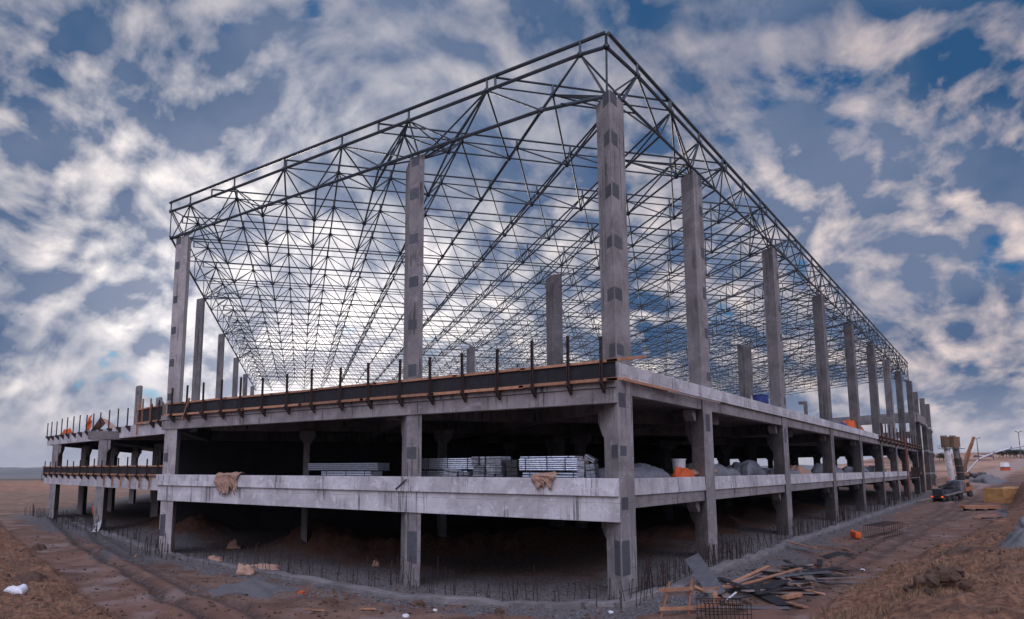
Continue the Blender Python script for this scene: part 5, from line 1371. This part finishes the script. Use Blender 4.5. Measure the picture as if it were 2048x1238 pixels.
P = on_ground(2004, 1035); lo = Local(P, VR)
mb = MB(); mb.add([lo(-10 * m1, 0, 12 * m1), lo(4 * m1, 0, -1 * m1), lo(12 * m1, 3 * m1, 8 * m1), lo(2 * m1, 6 * m1, 17 * m1)], [(0, 1, 2, 3)]); o = mb.build('grey_sheet', M['grey_tarp']); s_ = o.modifiers.new('thickness', 'SOLIDIFY'); s_.thickness = .04; tag(o, 'grey metal sheet leaning on the scrap pile', 'sheet')
# cabin on the slope, lamp posts, cars, trees
P = on_ground(2007, 941); D = float((P[:2] - CAM[:2]) @ FW); m1 = D / FPX; lo = Local(P, VR)
t = thing('site_cabin', 'small grey box above an orange base, alone on the bare slope', 'cabin', tuple(P))
mb = MB(); lo.box(mb, -6.5 * m1, 6.5 * m1, 0, 10 * m1, -1 * m1, 6 * m1); mb.build('base', M['orange'], t); mb = MB(); lo.box(mb, -6 * m1, 6 * m1, 0, 10 * m1, 7 * m1, 16 * m1, m1); mb.build('box', M['white_plastic'], t); mb = MB(); lo.box(mb, -7 * m1, 7 * m1, -1 * m1, 11 * m1, 6 * m1, 7 * m1); mb.build('shelf', M['black'], t)
for px, vb, vt, lab in ((1957, 912, 877, 'shorter lamp post with twin arms beyond the crane boom'), (2042, 914, 864, 'tall lamp post with twin arms over the pump boom'), (1987, 916, 903, 'small plain post on the far ridge')):
    P = on_ground(px, vb + 3); D = float((P[:2] - CAM[:2]) @ FW); m1 = D / FPX; zt = z_at(P, vt); t = thing('lamp_post', lab, 'lamp post', tuple(P)); lo = Local((P[0], P[1], zt), VR)
    MB().tube((P[0], P[1], P[2] - 1), (P[0], P[1], zt), 1.0 * m1, 8, 0.6 * m1).build('pole', M['dark_steel'], t)
    if vt < 900:
        for sgn in (-1, 1):
            MB().tube(lo(0, 0, -1 * m1), lo(sgn * 5 * m1, 0, 1.2 * m1), 0.5 * m1, 6).build('arm', M['dark_steel'], t); mb = MB(); lo.box(mb, sgn * 5 * m1 - 1.6 * m1, sgn * 5 * m1 + 1.6 * m1, -m1, m1, 0.6 * m1, 1.7 * m1); mb.build('lamp_head', M['dark_steel'], t)
P = on_ground(83, 962); P = CAM + (P - CAM) * 1.0; tag(MB().tube((P[0], P[1], P[2] - .5), (P[0], P[1], z_at(P, 945)), .16, 6).build('post', M['dark_steel']), 'thin dark post standing alone on the far plain', 'post')
def car(px, v, wpx, lab, mat):
    P = on_ground(px, v); D = float((P[:2] - CAM[:2]) @ FW); m1 = D / FPX; lo = Local(P, VR); t = thing('parked_vehicle', lab, 'vehicle', tuple(P)); w = wpx * m1
    mb = MB(); lo.box(mb, 0, w, 0, 0.45 * w, 0.10 * w, 0.28 * w, 0.02 * w); b = mb.build('body', M[mat], t, bevel=.1); mb = MB(); lo.box(mb, 0.18 * w, 0.80 * w, 0.04 * w, 0.41 * w, 0.28 * w, 0.44 * w, 0.08 * w); mb.build('cabin', M['glass'], t)
    for f in (0.2, 0.8): wheel(t, lo, f * w, -0.01 * w, 0.09 * w, 0.06 * w)
car(1946, 915, 11, 'dark car parked on the ridge nearest the crane boom', 'dark_steel'); car(1960, 914, 12, 'pale car parked on the ridge in the middle of the three', 'white_plastic'); car(1974, 914, 10, 'blue car parked on the ridge nearest the pump boom', 'blue')
def crown_mesh(seed):
    rr = random.Random(seed); mb = MB(); blobs = [(rr.uniform(-.32, .32), rr.uniform(-.32, .32), rr.uniform(.35, .9), rr.uniform(.16, .3)) for _ in range(13)]
    for i in range(900):
        bx, by, bz, br = rr.choice(blobs); v = Vector((rr.gauss(0, 1), rr.gauss(0, 1), rr.gauss(0, 1))).normalized() * br * rr.uniform(.5, 1.05); s_ = rr.uniform(.018, .05)
        c = Vector((bx, by, bz)) + v; a = Vector((rr.gauss(0, 1), rr.gauss(0, 1), rr.gauss(0, 1))).normalized(); b = a.orthogonal().normalized()
        mb.add([c - a * s_, c + b * s_ * .7, c + a * s_, c - b * s_ * .7], [(0, 1, 2, 3)])
    o = mb.build('crown', M['leaf'], origin=(0, 0, 0)); me = o.data; bpy.data.objects.remove(o)
    mb = MB(); mb.tube((0, 0, -.08), (0, 0, .5), 0.035, 6, 0.02)
    for i in range(5): a = rr.uniform(0, 6.28); mb.tube((0, 0, .3 + .05 * i), (.25 * math.cos(a), .25 * math.sin(a), .6 + .05 * i), 0.016, 5, .008)
    o = mb.build('trunk', M['bark'], origin=(0, 0, 0)); mt = o.data; bpy.data.objects.remove(o); return me, mt
CM = [crown_mesh(s) for s in range(3)]
def tree(px, vb, hpx, lab, group, i, wide=1.0):
    P = on_ground(px, vb); D = float((P[:2] - CAM[:2]) @ FW); m1 = D / FPX; t = thing('tree', lab, 'tree', tuple(P), group)
    for n, me in zip(('crown', 'trunk'), CM[i % 3]):
        o = bpy.data.objects.new(n, me); COL.objects.link(o); o.parent = t
    h = hpx * m1; t.scale = (h * wide, h * wide, h); t.rotation_euler = (0, 0, i * 1.7)
for i, px in enumerate((1999, 2006, 2013, 2020, 2028, 2034, 2041, 2049)): tree(px, 915, (13, 12, 16, 15, 14, 17, 15, 16)[i], 'dark round tree in the row along the far ridge', 'dark trees along the far ridge', i, 1.2)
for i, (px, h, lab) in enumerate(((1879, 12, 'low dark tree on the slope right behind the outermost column'), (1887, 15, 'tallest dark tree of the clump left of the white pier'), (1895, 13, 'dark tree of the clump nearest the white pier'))): tree(px, 921, h, lab, None, i, 1.3)
# fence posts by the piers
for i in range(14):
    P = on_ground(1874 + i * 2.1, 967 - i * 0.25); m1 = float((P[:2] - CAM[:2]) @ FW) / FPX
    tag(MB().tube((P[0], P[1], P[2] - .3), (P[0], P[1], P[2] + 9 * m1), 0.35 * m1, 5).build('fence_stake', M['orange'] if i > 8 else M['rust']), 'orange-topped stake in the row before the piers' if i > 8 else 'rusty stake in the row before the piers', 'stake', 'orange stakes before the piers' if i > 8 else 'rusty stakes before the piers')
def bird(px, v, D, span, lab):
    P = CAM + ray(px, v) * D; t = MB(); w = VR * span / 2
    pts = [P[:2] - w, P[:2] - w * .45, P[:2], P[:2] + w * .5, P[:2] + w]; zs = [.16, .04, -.08, .10, .2]; vs = []
    for p, z in zip(pts, zs): vs += [(p[0], p[1], P[2] + z * span), (p[0] + FW[0] * span * .16, p[1] + FW[1] * span * .16, P[2] + z * span - .02 * span)]
    t.add(vs, [(2 * i, 2 * i + 2, 2 * i + 3, 2 * i + 1) for i in range(4)]); t.ball((P[0], P[1], P[2] - .08 * span), span * .09, 6, 5, (.9, 1.6, .8))
    tag(t.build('bird', M['black']), lab, 'bird')
bird(42, 629, 60, 0.32, 'small dark bird flying in the sky left of the building')

# air between here and the far hills
mh, nth, bh = new_mat('haze'); nth.nodes.remove(bh)
vol = N(nth, 'ShaderNodeVolumePrincipled'); vol.inputs['Color'].default_value = (0.72, 0.80, 0.95, 1); vol.inputs['Density'].default_value = 0.00008; vol.inputs['Anisotropy'].default_value = 0.2
nth.links.new(vol.outputs[0], nth.nodes['Material Output'].inputs['Volume'])
hz = MB().box(-7500, 7500, -7500, 7500, -75, 140).build('haze', mh); tag(hz, kind='stuff')
